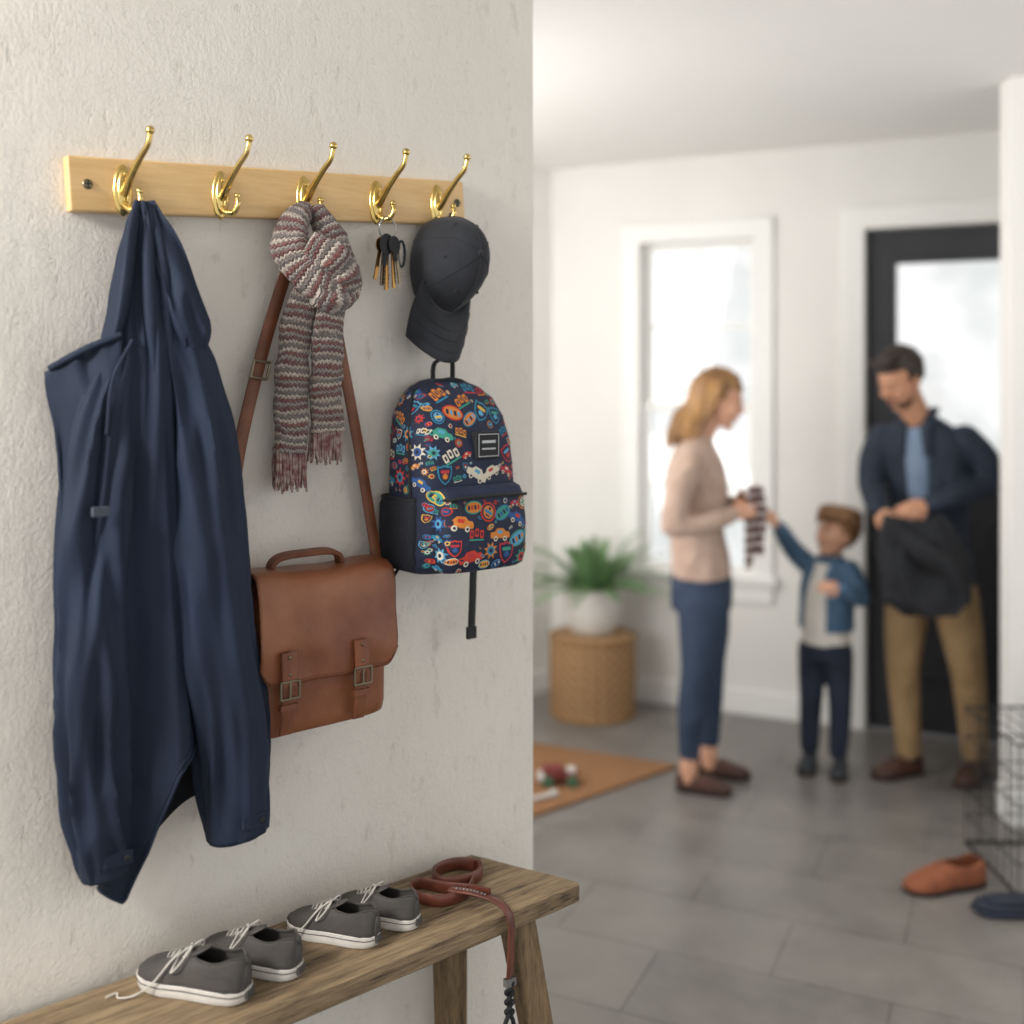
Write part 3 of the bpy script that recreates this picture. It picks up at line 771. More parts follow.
def stamp(face, a, b, parts, ang):
    out = []
    for (pts, mi, lift) in parts:
        m = len(pts); mx = sum(p_[0] for p_ in pts)/m; my = sum(p_[1] for p_ in pts)/m
        vs = []
        for q in (0.0001, .5, 1.0):
            for x, y in pts:
                X_, Y_ = mx+(x-mx)*q, my+(y-my)*q
                XX, YY = X_*math.cos(ang)-Y_*math.sin(ang), X_*math.sin(ang)+Y_*math.cos(ang)
                h_, nn_, d_ = hit(face, a+XX, b+YY)
                if h_ is None: return False
                if abs(nn_.dot(d_)) < .28: return False
                vs.append(h_-d_*(.0006+.0004*lift))
        y_ = [v_.y if face == 'F' else v_.x for v_ in vs]
        if max(y_)-min(y_) > .020: return False
        out.append((vs, m, mi))
    for vs, m, mi in out:
        fs = [list(range(m))]+[[k*m+j, k*m+(j+1) % m, (k+1)*m+(j+1) % m, (k+1)*m+j] for k in (0, 1) for j in range(m)]
        emb.add(vs, fs, mi=mi)
    return True
rnd = random.Random(11)
def parts_for(kind, R_, c1, c2, c3):
    if kind == 0: return [(shp('disc', 0, 0, R_, R_), c1, 0), (shp('disc', 0, 0, R_*.82, R_*.82), 9, 1), (shp('disc', 0, 0, R_*.66, R_*.66), c2, 2), (shp('rect', 0, 0, R_*.5, R_*.16), c3, 3), (shp('disc', 0, R_*.38, R_*.16, R_*.16, n=8), 9, 3), (shp('rect', 0, -R_*.38, R_*.28, R_*.08), 9, 3)]
    if kind == 1: return [(shp('car', 0, 0, R_*1.25, R_*.62), c1, 0), (shp('rect', -R_*.05, R_*.25, R_*.32, R_*.16), c2, 1), (shp('disc', -R_*.6, -R_*.42, R_*.26, R_*.26, n=12), 2, 1), (shp('disc', R_*.6, -R_*.42, R_*.26, R_*.26, n=12), 2, 1), (shp('disc', -R_*.6, -R_*.42, R_*.13, R_*.13, n=8), 9, 2), (shp('disc', R_*.6, -R_*.42, R_*.13, R_*.13, n=8), 9, 2)]
    if kind == 2: return [(shp('shield', 0, 0, R_*.85, R_*1.05), c1, 0), (shp('shield', 0, 0, R_*.68, R_*.86), 9, 1), (shp('rect', 0, R_*.35, R_*.5, R_*.16), c2, 2), (shp('star', 0, -R_*.15, R_*.4, R_*.4), c3, 2)]
    if kind == 3: return [(shp('disc', 0, 0, R_*1.2, R_*.75), c1, 0), (shp('disc', 0, 0, R_*1.05, R_*.6), c2, 1)]+[(shp('rect', (k-1.5)*R_*.45, 0, R_*.14, R_*.26), c3 if k % 2 else 9, 2) for k in range(4)]
    if kind == 4: return [(shp('star', 0, 0, R_, R_, n=16), c1, 0), (shp('disc', 0, 0, R_*.5, R_*.5, n=12), c2, 1), (shp('disc', 0, 0, R_*.25, R_*.25, n=8), 9, 2)]
    return [(shp('rect', (k-1)*R_*.62, (k % 2)*R_*.15, R_*.24, R_*.40), c1, 0) for k in range(3)]+[(shp('rect', (k-1)*R_*.62, (k % 2)*R_*.15, R_*.10, R_*.20), 9, 1) for k in range(3)]+[(shp('rect', 0, -R_*.55, R_*.9, R_*.08), c2, 0)]
placed = []
def scatter(face, a0, a1, b0, b1, tries, rmin, rmax, avoid=None):
    for t in range(tries):
        a = rnd.uniform(a0, a1); b = rnd.uniform(b0, b1); R_ = rmin+(rmax-rmin)*(1-t/tries)*rnd.uniform(.8, 1)
        if avoid and avoid(a, b, R_): continue
        if any(f_ == face and math.hypot(a-x, b-y) < (R_+q)*.97 for f_, x, y, q in placed): continue
        c1, c2, c3 = rnd.sample(range(9), 3)
        kd = rnd.choice((0, 1, 1, 2, 3, 3, 5, 4) if R_ > .0065 else (5, 4, 3))
        if stamp(face, a, b, parts_for(kd, R_, c1, c2, c3), rnd.uniform(-.6, .6)): placed.append((face, a, b, R_))
def av(a, b, q):
    if 1.385-q*.8 < b < 1.412+q*.8: return True
    return -.290-q < a < -.226+q and 1.451-q < b < 1.509+q
scatter('F', -.39, -.16, 1.25, 1.60, 4500, .0030, .021, av)
scatter('S', .012, .19, 1.25, 1.60, 2500, .0030, .019, lambda a, b, q: (b < 1.392+q and a < .135+q) or (abs(a-.11) < q*.7 and b > 1.4))
emb.obj('printed_emblems', EM, r, recalc=False, angle=60)

# ------------------------------------------------------------ bench
r = Root('wooden_bench', WALL, W(-.9, .13, 0))
ZT = .657
mb = MB(); th_ = .040; n = 160; R = []
for i in range(n+1):
    t = i/n; rear = -1.75+t*(1.75-.185); fr = -1.75+t*(1.75-.104)
    w1 = .003*noise.noise(V((t*40, 1, 0))); w2 = .004*noise.noise(V((t*40, 5, 0)))
    def pt(q, z): return W(rear+(fr-rear)*q, .018+(.248-.018)*q, z)
    ring = [pt(0, ZT-.003), pt(.02, ZT)]+[pt(k/12, ZT+.0012*noise.noise(V((t*12, k*2.3, 2)))) for k in range(1, 12)]+[pt(.975+w2, ZT-.0005), pt(1+w2*3, ZT-.005), pt(1+w1*3, ZT-th_+.005), pt(.975, ZT-th_), pt(.02, ZT-th_), pt(0, ZT-th_+.003)]
    R.append(ring)
mb.rings(R).obj('seat', M_oak, r, angle=30)
mb = MB()
def leg(s, o, s2, o2):
    a = W(s, o, ZT-th_+.004); b = W(s2, o2, 0)
    mb.rings([[c_+V((dx*k, dy*k, 0)) for dx, dy in ((-.024, -.02), (.024, -.02), (.024, .02), (-.024, .02))] for c_, k in ((a, 1.15), (b, .9))])
leg(-.225, .205, -.12, .255); leg(-.268, .060, -.235, .03); leg(-1.58, .205, -1.66, .255); leg(-1.58, .060, -1.64, .03)
mb.obj('legs', M_oakleg, r, smooth=False, bev=.003)
mb = MB(); mb.box(W(-1.58, .145, ZT-th_-.06), W(-.235, .12, ZT-th_+.001)); mb.obj('stretcher', M_oak, r, smooth=False, bev=.003)

# ------------------------------------------------------------ sneakers
def hwf(t): return interp([(0, .0), (.012, .32), (.04, .56), (.12, .80), (.3, .84), (.5, .86), (.7, 1.0), (.85, .92), (.94, .66), (.985, .34), (1, 0)], t)
def sneaker(root, heel, toe, z0, mu, ms, ml=None, detail=True, hs=.02, wr=.185, hk=1.0, openk=1.0, top=True):
    heel = V(heel); toe = V(toe); d = toe-heel; L = d.length; d.normalize()
    M = Matrix.Translation((heel.x, heel.y, z0)) @ Matrix.Rotation(math.atan2(d.y, d.x), 4, 'Z')
    Wd = L*wr; k = L/.2
    out = [0, .006, .02, .05, .1, .2, .3, .4, .5, .6, .7, .8, .87, .92, .96, .985, .995]
    pts = [(t*L, hwf(t)*Wd) for t in out]+[(L, 0)]+[(t*L, -hwf(t)*Wd) for t in out[::-1]][:-1]
    cx = L*.5
    mb = MB()
    mb.rings([[V((cx+(x-cx)*q, y*q, z)) for x, y in pts] for z, q in ((0, .95), (.003, 1.0), (hs*.5, 1.01), (hs, 1.02), (hs+.001, .97))])
    mb.xf(M).obj('sole', ms, root, angle=50)
    ts = [.015, .04, .08, .13, .2, .28, .36, .42, .47, .52, .6, .68, .76, .84, .90, .95, .98]
    ht = [(.015, .038), (.04, .050), (.1, .053), (.25, .043), (.4, .044), (.5, .050), (.6, .043), (.72, .033), (.85, .026), (.93, .020), (.98, .012)]
    gt = [(.03, 0), (.05, .010), (.12, .021), (.3, .024), (.42, .018), (.49, .002), (1, .0005)]
    R = []; gs = []
    m = 9
    for t in ts:
        w_ = hwf(t)*Wd*.97; h = interp(ht, t)*k*hk; g = min(interp(gt, t)*k, w_*.78)*openk; gs.append(g)
        left = []
        for i in range(m+1):
            a_ = i/m*PI/2
            left.append(V((t*L, g+(w_-g)*math.cos(a_)**.65 if i < m else g, hs-.003+h*math.sin(a_)**.8)))
        R.append(left+[V((p.x, -p.y, p.z)) for p in left[::-1]])
    mb = MB(); mb.rings(R, closed=False, skip=lambda i, j: j == m and (gs[i] > .004 or gs[i+1] > .004))
    mb.add(R[0], [list(range(len(R[0])))]); mb.add(R[-1], [list(range(len(R[-1])))])
    mb.xf(M).obj('upper', mu, root, solid=.0028*k if top else 0, angle=60)
    if not detail: return
    mb = MB(); mb.rings([[V((cx*.9+(x-cx*.9)*.62, y*.75, z)) for x, y in pts] for z in (hs-.002, hs+.004)]); mb.xf(M).obj('insole', M_inner, root)
    mb = MB(); Rt = Matrix.Rotation(-.45, 3, 'Y').inverted()
    mb.ell((L*.46, 0, hs+.043*k), (.026*k, .018*k, .0035*k), Rt); mb.xf(M).obj('tongue', mu, root)
    mb = MB()   # stitched collar and panel seams
    for sg in (1, -1):
        mb.tube([V((R[i][m].x, sg*abs(R[i][m].y), R[i][m].z+.0005)) for i in range(1, 9)], .0016*k, n=6, sm=2)
        mb.tube([V((R[i][2+i//3].x, sg*abs(R[i][2+i//3].y)*1.012, R[i][2+i//3].z)) for i in range(2, 8)], .0006*k, n=5, sm=2)
    mb.xf(M).obj('collar_binding', mu, root)
    mb = MB()
    for q in range(5):
        t = .505+.052*q; h = interp(ht, t)*k*hk+hs-.001; t2 = t+.03; h2 = interp(ht, t2)*k*hk+hs-.001; yy = (.019-.0015*q)*k
        for sg in (1, -1):
            mb.tube([(t*L, -sg*yy, h-.006*k), (t*L+.001, 0, h+.0015), (t2*L if q < 4 else t*L, sg*yy, h2-.006*k)], .0019*k, n=6, sm=4, flat=.6)
    hh = interp(ht, .52)*k*hk+hs
    for sg in (1, -1):
        mb.tube([(L*.52, 0, hh), (L*.48, sg*.018*k, hh+.004*k), (L*.53, sg*.036*k, hh-.014*k), (L*.60, sg*.034*k, hh-.026*k), (L*.57, sg*.014*k, hh-.003)], .0014*k, n=6)
    mb.tube([(L*.52, 0, hh+.001), (L*.6, .028*k, hh-.008), (L*.72, .043*k, hs+.008*k), (L*.86, .052*k, .006), (L*.98, .060*k, .002), (L*1.04, .050*k, .002), (L*1.08, .065*k, .002)] if ml else [(L*.52, 0, hh+.001), (L*.6, -.02*k, hh-.008*k), (L*.66, -.034*k, hh-.022*k)], .0016*k, n=6)
    mb.xf(M).obj('laces', M_lace, root)
    mb = MB(); mb.box((-.0035*k, -.011*k, hs*.35), (.002*k, .011*k, hs*1.0)); mb.xf(M).obj('heel_tab', mu, root, smooth=False, bev=.001)
    mb = MB(); mb.sweep([V((cx+(x-cx)*1.018, y*1.02, hs*.72)) for x, y in pts], circ(5, .0008*k), closed=True); mb.xf(M).obj('sole_stripe', M_inner, root)
for i, (s1, o1, s2, o2, ll) in enumerate([(-.760, .208, -.862, .042, True), (-.668, .200, -.758, .040, False), (-.520, .198, -.604, .050, True), (-.436, .195, -.512, .052, False)]):
    rr = Root('canvas_sneaker', WALL, W((s1+s2)/2, (o1+o2)/2, ZT))
    sneaker(rr, W(s1, o1, 0), W(s2, o2, 0), ZT+.001, M_canvas, M_rubber, ll, hk=.98, hs=.019)

# ------------------------------------------------------------ leash
r = Root('dog_leash', WALL, W(-.32, .12, ZT))
mb = MB(); zc = ZT+.0125
def circ_path(cs_, co, rad, a0, a1, n, drift=0, ecc=1):
    return [W(cs_+(rad+drift*k/n)*math.cos(a0+(a1-a0)*k/n), co+ecc*(rad+drift*k/n)*math.sin(a0+(a1-a0)*k/n), zc) for k in range(n+1)]
mb.sweep(circ_path(-.272, .090, .052, 0, 4*PI, 80, -.009, .8), rrect(.0115, .0016), (0, 0, 1))
p2 = cr([W(-.268, .135, zc), W(-.31, .165, zc), W(-.362, .160, zc), W(-.385, .120, zc), W(-.375, .085, zc), W(-.35, .080, zc), W(-.325, .12, zc-.001), W(-.30, .17, zc+.004), W(-.292, .215, zc+.010)], 8)
mb.sweep(p2, rrect(.0110, .0016), (0, 0, 1))
hang = cr([W(-.335, .15, ZT+.022), W(-.31, .20, ZT+.024), W(-.292, .238, ZT+.016), W(-.286, .262, ZT-.005), W(-.286, .264, ZT-.06), W(-.288, .262, ZT-.115)], 8)
mb.sweep(hang, rrect(.0095, .002), (.7, .5, 0))
mb.obj('strap', M_red, r, angle=50)
mb = MB()
for k in range(7):
    z = ZT-.118-k*.0085
    for sg in (1, -1): mb.ell(W(-.288+sg*.0035*math.cos(k*PI), .262+sg*.003, z), (.0055, .0045, .0062), Matrix.Rotation(sg*.6, 3, 'Y'), 10, 6)
mb.tube([W(-.288, .262, ZT-.17), W(-.30, .262, ZT-.195), W(-.298, .262, ZT-.235), W(-.282, .262, ZT-.235), W(-.278, .262, ZT-.195), W(-.288, .262, ZT-.17)], .004, n=8)
mb.obj('braid', M_black, r)
mb = MB()
mb.box(W(-.299, .268, ZT-.108), W(-.277, .258, ZT-.122))
for k in range(9): 
    q = hang[min(len(hang)-1, 2+k)]; mb.ell(q+V((0, -.0028 if k > 6 else 0, .003)), .0022, seg=8, rg=6)
mb.obj('studs', M_steel, r)

# ------------------------------------------------------------ background props
e1 = V((.906, -.424, 0)); e2 = V((.7604, .6494, 0)); B = V((.6845, 4.536, 0))
pp = [B, B-e1*1.15, B-e1*1.15-e2*.95, B-e2*.95]
MB().add([p+V((0, 0, .001)) for p in pp]+[p+V((0, 0, .014)) for p in pp], [[0, 1, 2, 3], [4, 5, 6, 7], [0, 1, 5, 4], [1, 2, 6, 5], [2, 3, 7, 6], [3, 0, 4, 7]]).obj('doormat', M_rug, smooth=False, bev=.003)
r = Root('toy_truck', I4, (.19, 4.33, .014))
mb = MB(); mb.box((.12, 4.29, .03), (.20, 4.36, .085)); mb.box((.20, 4.29, .03), (.26, 4.36, .065)); mb.obj('cab', M_toyr, r, smooth=False, bev=.012)
mb = MB(); mb.box((.10, 4.285, .03), (.14, 4.365, .055)); mb.box((.215, 4.30, .06), (.25, 4.35, .078)); mb.obj('body_panel', M_toyw, r, smooth=False, bev=.008)
mb = MB()
for x in (.14, .235):
    for y in (4.285, 4.365): mb.tube([(x, y-.01, .036), (x, y+.01, .036)], .022, n=18, sm=1)
mb.obj('wheels', M_toyg, r)
mb = MB(); mb.tube([(.03, 4.12, .024), (.10, 4.15, .024), (.16, 4.19, .024)], [.011, .009, .011], n=10); mb.ell((.03, 4.12, .026), .016); mb.ell((.16, 4.19, .026), .016)
mb.obj('rawhide_stick', M_toyw)
bx, by = .387, 5.28
r = Root('wicker_stool', I4, (bx, by, 0))
def lathe(prof, c_, n=48): return [[V((c_[0]+q*math.cos(2*PI*j/n), c_[1]+q*math.sin(2*PI*j/n), z)) for j in range(n)] for q, z in prof]
MB().rings(lathe([(.185, 0), (.195, .01), (.199, .1), (.201, .2), (.201, .3), (.199, .37), (.194, .385), (.17, .39)], (bx, by))).obj('drum', M_wicker, r)
mb = MB()
for z, q in ((.012, .198), (.375, .203)): mb.tube([(bx+q*math.cos(k*PI/16), by+q*math.sin(k*PI/16), z) for k in range(32)], .009, n=8, sm=0, closed=True)
for k in range(24): 
    a = 2*PI*k/24; mb.tube([(bx+.197*math.cos(a), by+.197*math.sin(a), .012), (bx+.202*math.cos(a), by+.202*math.sin(a), .2), (bx+.199*math.cos(a), by+.199*math.sin(a), .37)], .005, n=6, sm=2)
mb.obj('rims', M_wicker2, r)
r = Root('potted_fern', I4, (bx, by, .39))
zb = .391
MB().rings(lathe([(.09, zb), (.105, zb+.01), (.128, zb+.07), (.135, zb+.14), (.132, zb+.20), (.135, zb+.215), (.126, zb+.215), (.12, zb+.19)], (bx, by))).obj('pot', M_pot, r)
MB().ell((bx, by, zb+.188), (.122, .122, .012)).obj('soil', M_soil, r)
mb = MB()
for k in range(54):
    a = k*2.399; el = random.uniform(.35, 1.35); L = random.uniform(.22, .36)
    hd = V((math.cos(a), math.sin(a), 0)); p0 = V((bx, by, zb+.19))+hd*.03
    if hd.y > .3: L *= .72
    side = V((-hd.y, hd.x, 0))
    def P_(t): return p0+hd*(L*t*math.cos(el)*(1+.3*t))+V((0, 0, L*(t*math.sin(el)*1.3-.42*t*t*(1.3-el*.4))))
    pts = [P_(t/10) for t in range(11)]
    mb.tube(pts, [.003, .001], n=5, sm=1)
    for i in range(1, 11):
        p = pts[i]; T = (pts[i]-pts[i-1]).normalized(); w_ = .055*math.sin(PI*min(1, (i/11)**.7*.95+.05))+.008
        for sg in (1, -1):
            d = (side*sg+T*.7).normalized()*w_; t_ = T*.009
            mid = p+d*.5+V((0, 0, .004))
            mb.add([p-t_, mid-t_*1.1, p+d-V((0, 0, .008)), mid+t_*1.1, p+t_], [[0, 1, 2, 3, 4]])
mb.obj('fronds', M_leaf, r, smooth=False)

# wire crate
r = Root('wire_dog_crate', I4, (1.85, 3.6, 0))
mb = MB(); x0, x1, y0, y1, z1 = 1.565, 2.25, 3.40, 3.80, .47
def wire(a, b, q=.0022): mb.tube([a, b], q, n=6, sm=1)
k = 0
while x0+k*.05 <= x1+.001:
    x = x0+k*.05
    for y in (y0, y1): wire((x, y, .004), (x, y, z1))
    wire((x, y0, z1), (x, y1, z1)); k += 1
for j in range(1, 8):
    y = y0+(y1-y0)*j/8
    for x in (x0, x1): wire((x, y, .004), (x, y, z1))
for z in (.006, .10, .19, .28, .37, z1):
    q = .004 if z in (.006, z1) else .0026
    for y in (y0, y1): wire((x0, y, z), (x1, y, z), q)
    for x in (x0, x1): wire((x, y0, z), (x, y1, z), q)
mb.obj('wires', M_wire, r)
mb = MB(); mb.tube([(x0+.01, y0+.01, .006), (x1-.01, y0+.01, .006)], .004, sm=1); mb.tube([(x0+.01, y1-.01, .006), (x1-.01, y1-.01, .006)], .004, sm=1); mb.obj('base_rails', M_wire, r)
rr = Root('suede_clog', I4, (1.36, 3.46, 0))
sneaker(rr, (1.50, 3.50, 0), (1.225, 3.43, 0), .001, M_clog, M_dsole, detail=False, hs=.014, wr=.19, hk=1.0)
r = Root('folded_navy_cloth', I4, (1.50, 3.27, 0))
mb = MB()
for lay, (zz, hwx, hwy) in enumerate(((.010, .14, .050), (.026, .13, .044), (.040, .10, .034))):
    R = []
    for i in range(5):
        q = (1-(abs(i-2)/2)**3*.12); z_ = zz-.009+.018*i/4
        R.append([V((1.525+hwx*q*se(math.cos(2*PI*j/40), .45)+.006*noise.noise(V((j*.3, lay, 0))), 3.30+hwy*q*se(math.sin(2*PI*j/40), .5)-.06*(math.cos(2*PI*j/40))*hwx, max(.001, z_+.004*noise.noise(V((j*.25, lay*3, 1)))))) for j in range(40)])
    mb.rings(R)
mb.obj('folds', M_dblue, r, angle=60)

# ------------------------------------------------------------ people
def limb(mb, P, rad, n=16):
    mb.tube(P, rad, n=n, sm=6)
    mb.ell(P[0], rad[0]*.98); mb.ell(P[-1], rad[-1]*.98)

def torso(mb, fdir, rows, n=28):
    f = V((fdir[0], fdir[1], 0)).normalized(); s = V((-f.y, f.x, 0)); R = []
    path = cr([r_[0] for r_ in rows], 5); a = cr([(r_[1], r_[2], 0) for r_ in rows], 5)
    for c_, q in zip(path, a):
        R.append([c_+s*(q.x*se(math.cos(2*PI*j/n), .85))+f*(q.y*se(math.sin(2*PI*j/n), .9)) for j in range(n)])
    mb.rings(R)

def head(root, c_, fdir, pitch, k, skin, hair, style):
    yaw = math.atan2(fdir[1], fdir[0])
    M = Matrix.Translation(c_) @ Matrix.Rotation(yaw, 4, 'Z') @ Matrix.Rotation(pitch, 4, 'Y') @ Matrix.Scale(k, 4)
    mb = MB()
    mb.ell((-.008, 0, .03), (.092, .074, .085)); mb.ell((.018, 0, -.015), (.072, .062, .085)); mb.ell((.036, 0, -.068), (.046, .044, .036))
    mb.ell((.068, 0, -.092), (.018, .020, .016)); mb.ell((.076, 0, .020), (.016, .046, .009))
    mb.tube([(.084, 0, .012), (.095, 0, -.008), (.104, 0, -.026)], [.007, .008, .010], n=10); mb.ell((.098, .009, -.030), .0075); mb.ell((.098, -.009, -.030), .0075)
    mb.ell((.072, .034, -.028), (.02, .018, .018)); mb.ell((.072, -.034, -.028), (.02, .018, .018))
    mb.ell((.079, 0, -.055), (.015, .024, .016))
    for sg in (1, -1): mb.ell((0, sg*.073, -.008), (.017, .009, .030), Matrix.Rotation(sg*.3, 3, 'Z')); mb.ell((.078, sg*.030, .001), (.011, .014, .010))
    mb.xf(M).obj('head', skin, root, voxel=.0045*k, smth=3)
    eo = .0045 if style != 'kid' else .0065
    mb = MB()
    for sg in (1, -1): mb.ell((.0815, sg*.030, -.001), (.008, .011, eo))
    mb.xf(M).obj('eyes', M_eye, root)
    mb = MB()
    for sg in (1, -1): mb.ell((.0875, sg*.029, -.001), (.003, .0055, eo)); mb.tube([(.089, sg*.018, .002), (.0905, sg*.030, .0055), (.085, sg*.042, .002)], .0013, n=6)
    mb.xf(M).obj('irises', M_iris, root)
    mb = MB(); mb.ell((.092, 0, -.0535), (.006, .019, .0028)); mb.ell((.091, 0, -.059), (.006, .016, .0034)); mb.xf(M).obj('lips', M_lip, root)
    mb = MB()
    for sg in (1, -1): mb.tube([(.089, sg*.014, .020), (.088, sg*.030, .024), (.078, sg*.046, .019)], [.0028, .0032, .002], n=8)
    mb.xf(M).obj('eyebrows', hair, root)
    mb = MB()
    def hf(p, d):
        x, z = p.x, p.z
        line = .052 if x > .045 else (-.01 if x > 0 else -.065)
        if style == 'woman': line = .055 if x > .05 else (.0 if x > .02 else -.10)
        if style == 'kid': line = .040 if x > .045 else (-.005 if x > .01 else -.07)
        q = 1 if z > line-.03 else .82
        q += .07*noise.noise(V((p.x*30, p.y*70, p.z*30)))
        return p*q
    hr = {'man': (.100, .082, .094), 'woman': (.098, .083, .091), 'kid': (.102, .088, .098)}[style]
    mb.ell((-.012, 0, .034), hr, seg=48, rg=32, fn=hf)
    if style == 'man':
        for j in range(9): mb.tube([(.05, -.045+j*.011, .095), (.080, -.045+j*.011, .108), (.088, -.04+j*.011, .088)], [.012, .012, .005], n=8)
    if style == 'kid':
        for j in range(26):
            a = -2.8+j*.225; w_ = .010*math.sin(j*2.1)
            mb.tube([(.03*math.cos(a), .05*math.sin(a), .12), (.085*math.cos(a), .085*math.sin(a), .095+w_), (.100*math.cos(a)+.002, .102*math.sin(a), .040+w_)], [.014, .015, .003], n=8)
    mb.xf(M).obj('hair', hair, root, angle=180)
    if style == 'man':
        mb = MB()
        def bf(p, d): return p*(1 if (p.z < .0 and p.x > -.03) else .8)
        mb.ell((.035, 0, -.067), (.051, .049, .042), fn=bf, seg=32, rg=24)
        mb.ell((.088, 0, -.0445), (.008, .022, .0045))
        mb.xf(M).obj('stubble', M_stub, root)
    return M

def hand(root, wrist, d, back, side, k, skin, curl=.6, name='hand'):
    X = V(d).normalized(); Z = V(back); Z = (Z-X*Z.dot(X)).normalized(); Y = Z.cross(X)
    M = Matrix((( X.x, Y.x, Z.x, wrist[0]), (X.y, Y.y, Z.y, wrist[1]), (X.z, Y.z, Z.z, wrist[2]), (0, 0, 0, 1))) @ Matrix.Scale(k, 4)
    mb = MB(); mb.ell((.048, 0, 0), (.052, .040, .015)); mb.ell((.005, 0, 0), (.03, .026, .019))
    for i, (y, L) in enumerate(((.030, .068), (.010, .078), (-.010, .072), (-.029, .056))):
        y *= side; p = V((.082-abs(i-1)*.004, y, 0)); P = [V((.05, y*.8, 0)), p]; a = .15
        for f in (.45, .3, .25):
            a += curl; p = p+V((math.cos(a), 0, -math.sin(a)))*L*f*1.1; P.append(p)
        mb.tube(P, [.009, .0092, .0085, .0078, .0066], n=10, sm=3); mb.ell(P[-1], .0068)
    P = [V((.02, side*.024, -.002)), V((.04, side*.046, -.010)), V((.062, side*.052, -.022)), V((.078, side*.044, -.032))]
    mb.tube(P, [.012, .0105, .009, .0075], n=10, sm=3); mb.ell(P[-1], .0076)
    mb.xf(M).obj(name, skin, root, voxel=.0035*k, smth=2)

# --- man
X0, Y0 = 1.700, 4.46
def ab(x, y, z): return V((X0+x, Y0+y, z))
r = Root('man', I4, (X0, Y0, 0)); fd = (-.6, -.8)
mb = MB()
torso(mb, fd, [(ab(.0, 0, .77), .165, .120), (ab(-.005, 0, .86), .165, .122), (ab(-.01, 0, .98), .152, .112), (ab(-.02, -.01, 1.15), .168, .122), (ab(-.035, -.025, 1.32), .178, .115), (ab(-.048, -.035, 1.40), .135, .092), (ab(-.06, -.045, 1.455), .065, .06)])
limb(mb, [ab(.085, -.125, 1.365), ab(.155, -.14, 1.29), ab(.20, -.12, 1.20)], [.062, .057, .050])
limb(mb, [ab(.20, -.12, 1.20), ab(.05, -.19, 1.16), ab(-.105, -.25, 1.125)], [.050, .045, .036])
limb(mb, [ab(-.175, .055, 1.365), ab(-.225, .035, 1.28), ab(-.25, .0, 1.18)], [.062, .056, .048])
limb(mb, [ab(-.25, 0, 1.18), ab(-.262, -.08, 1.13), ab(-.268, -.15, 1.095)], [.048, .042, .034])
mb.obj('jacket', M_mjack, r, voxel=.009, smth=4)
mb = MB(); f = V((-.6, -.8, 0))
mb.sweep(cr([ab(0, 0, .80)+f*.112, ab(-.01, 0, .98)+f*.106, ab(-.02, -.01, 1.15)+f*.116, ab(-.035, -.025, 1.32)+f*.110, ab(-.052, -.04, 1.41)+f*.078], 6), lambda t: circ(16, .030+.022*t, .018), (.8, -.6, 0))
mb.obj('shirt', M_shirt, r)
mb = MB()
for sg in (1, -1):
    s_ = V((.8, -.6, 0))*sg
    mb.sweep(cr([ab(-.07, -.05, 1.485)+s_*.05-f*.03, ab(-.065, -.045, 1.47)+s_*.062+f*.04, ab(-.055, -.04, 1.40)+s_*.045+f*.098, ab(-.042, -.03, 1.30)+s_*.05+f*.118], 6), lambda t: circ(12, .026*(1-.5*t), .008), V((.8, -.6, 0)))
mb.obj('jacket_collar', M_mjack, r)
mb = MB(); limb(mb, [ab(-.06, -.045, 1.41), ab(-.105, -.08, 1.49), ab(-.14, -.10, 1.56)], [.060, .054, .052]); mb.obj('neck', M_skin2, r)
head(r, ab(-.165, -.12, 1.607), (-.88, -.47), .48, 1.02, M_skin2, M_brown, 'man')
mb = MB()
torso(mb, fd, [(ab(.0, 0, .70), .152, .112), (ab(0, 0, .78), .156, .114), (ab(0, 0, .84), .15, .11)])
limb(mb, [ab(-.07, .045, .74), ab(-.095, .03, .60), ab(-.11, .01, .43), ab(-.10, .01, .25), ab(-.095, .0, .10)], [.092, .082, .064, .057, .050])
limb(mb, [ab(.075, -.045, .74), ab(.095, -.06, .60), ab(.12, -.07, .42), ab(.14, -.06, .25), ab(.155, -.05, .10)], [.092, .082, .064, .057, .050])
mb.obj('trousers', M_khaki, r, voxel=.009, smth=3)
sneaker(r, ab(-.03, .03, 0), ab(-.255, -.06, 0), 0.001, M_bshoe, M_dsole, detail=False, hs=.022, wr=.2, openk=.6)
sneaker(r, ab(.21, .02, 0), ab(.055, -.17, 0), 0.001, M_bshoe, M_dsole, detail=False, hs=.022, wr=.2, openk=.6)
mb = MB(); mb.tube([ab(-.095, .0, .14), ab(-.085, .0, .06)], [.042, .038], sm=1); mb.tube([ab(.155, -.05, .14), ab(.165, -.045, .06)], [.042, .038], sm=1); mb.obj('socks', M_coat, r)
hand(r, ab(-.12, -.258, 1.122), (-1, -.25, -.3), (.1, -1, .4), 1, .95, M_skin2, .5, 'hand_left')
hand(r, ab(-.268, -.158, 1.09), (.25, -.5, -.75), (-.8, -.6, .1), 1, .95, M_skin2, .5, 'hand_right')
rc = Root('folded_black_coat', I4, ab(-.13, -.28, .9))
R = []
for i in range(30):
    t = i/29; z = 1.095-.385*t
    hw = interp([(0, .10), (.15, .125), (.5, .165), (.85, .155), (1, .09)], t); cx = X0-.17+.055*t; ring = []
    for j in range(56):
        th = 2*PI*j/56; c1, s1 = math.cos(th), math.sin(th)
        q = .018*ridge(noise.noise(V((c1*2, s1*2, z*4))))+.006*math.sin(6*th+z*9)
        sag = -.03*math.cos(c1*1.4)*(1-t)
        ring.append(V((cx+(hw+q)*se(c1, .8), Y0-.285+(.045+q)*se(s1, .8), z+sag)))
    R.append(ring)
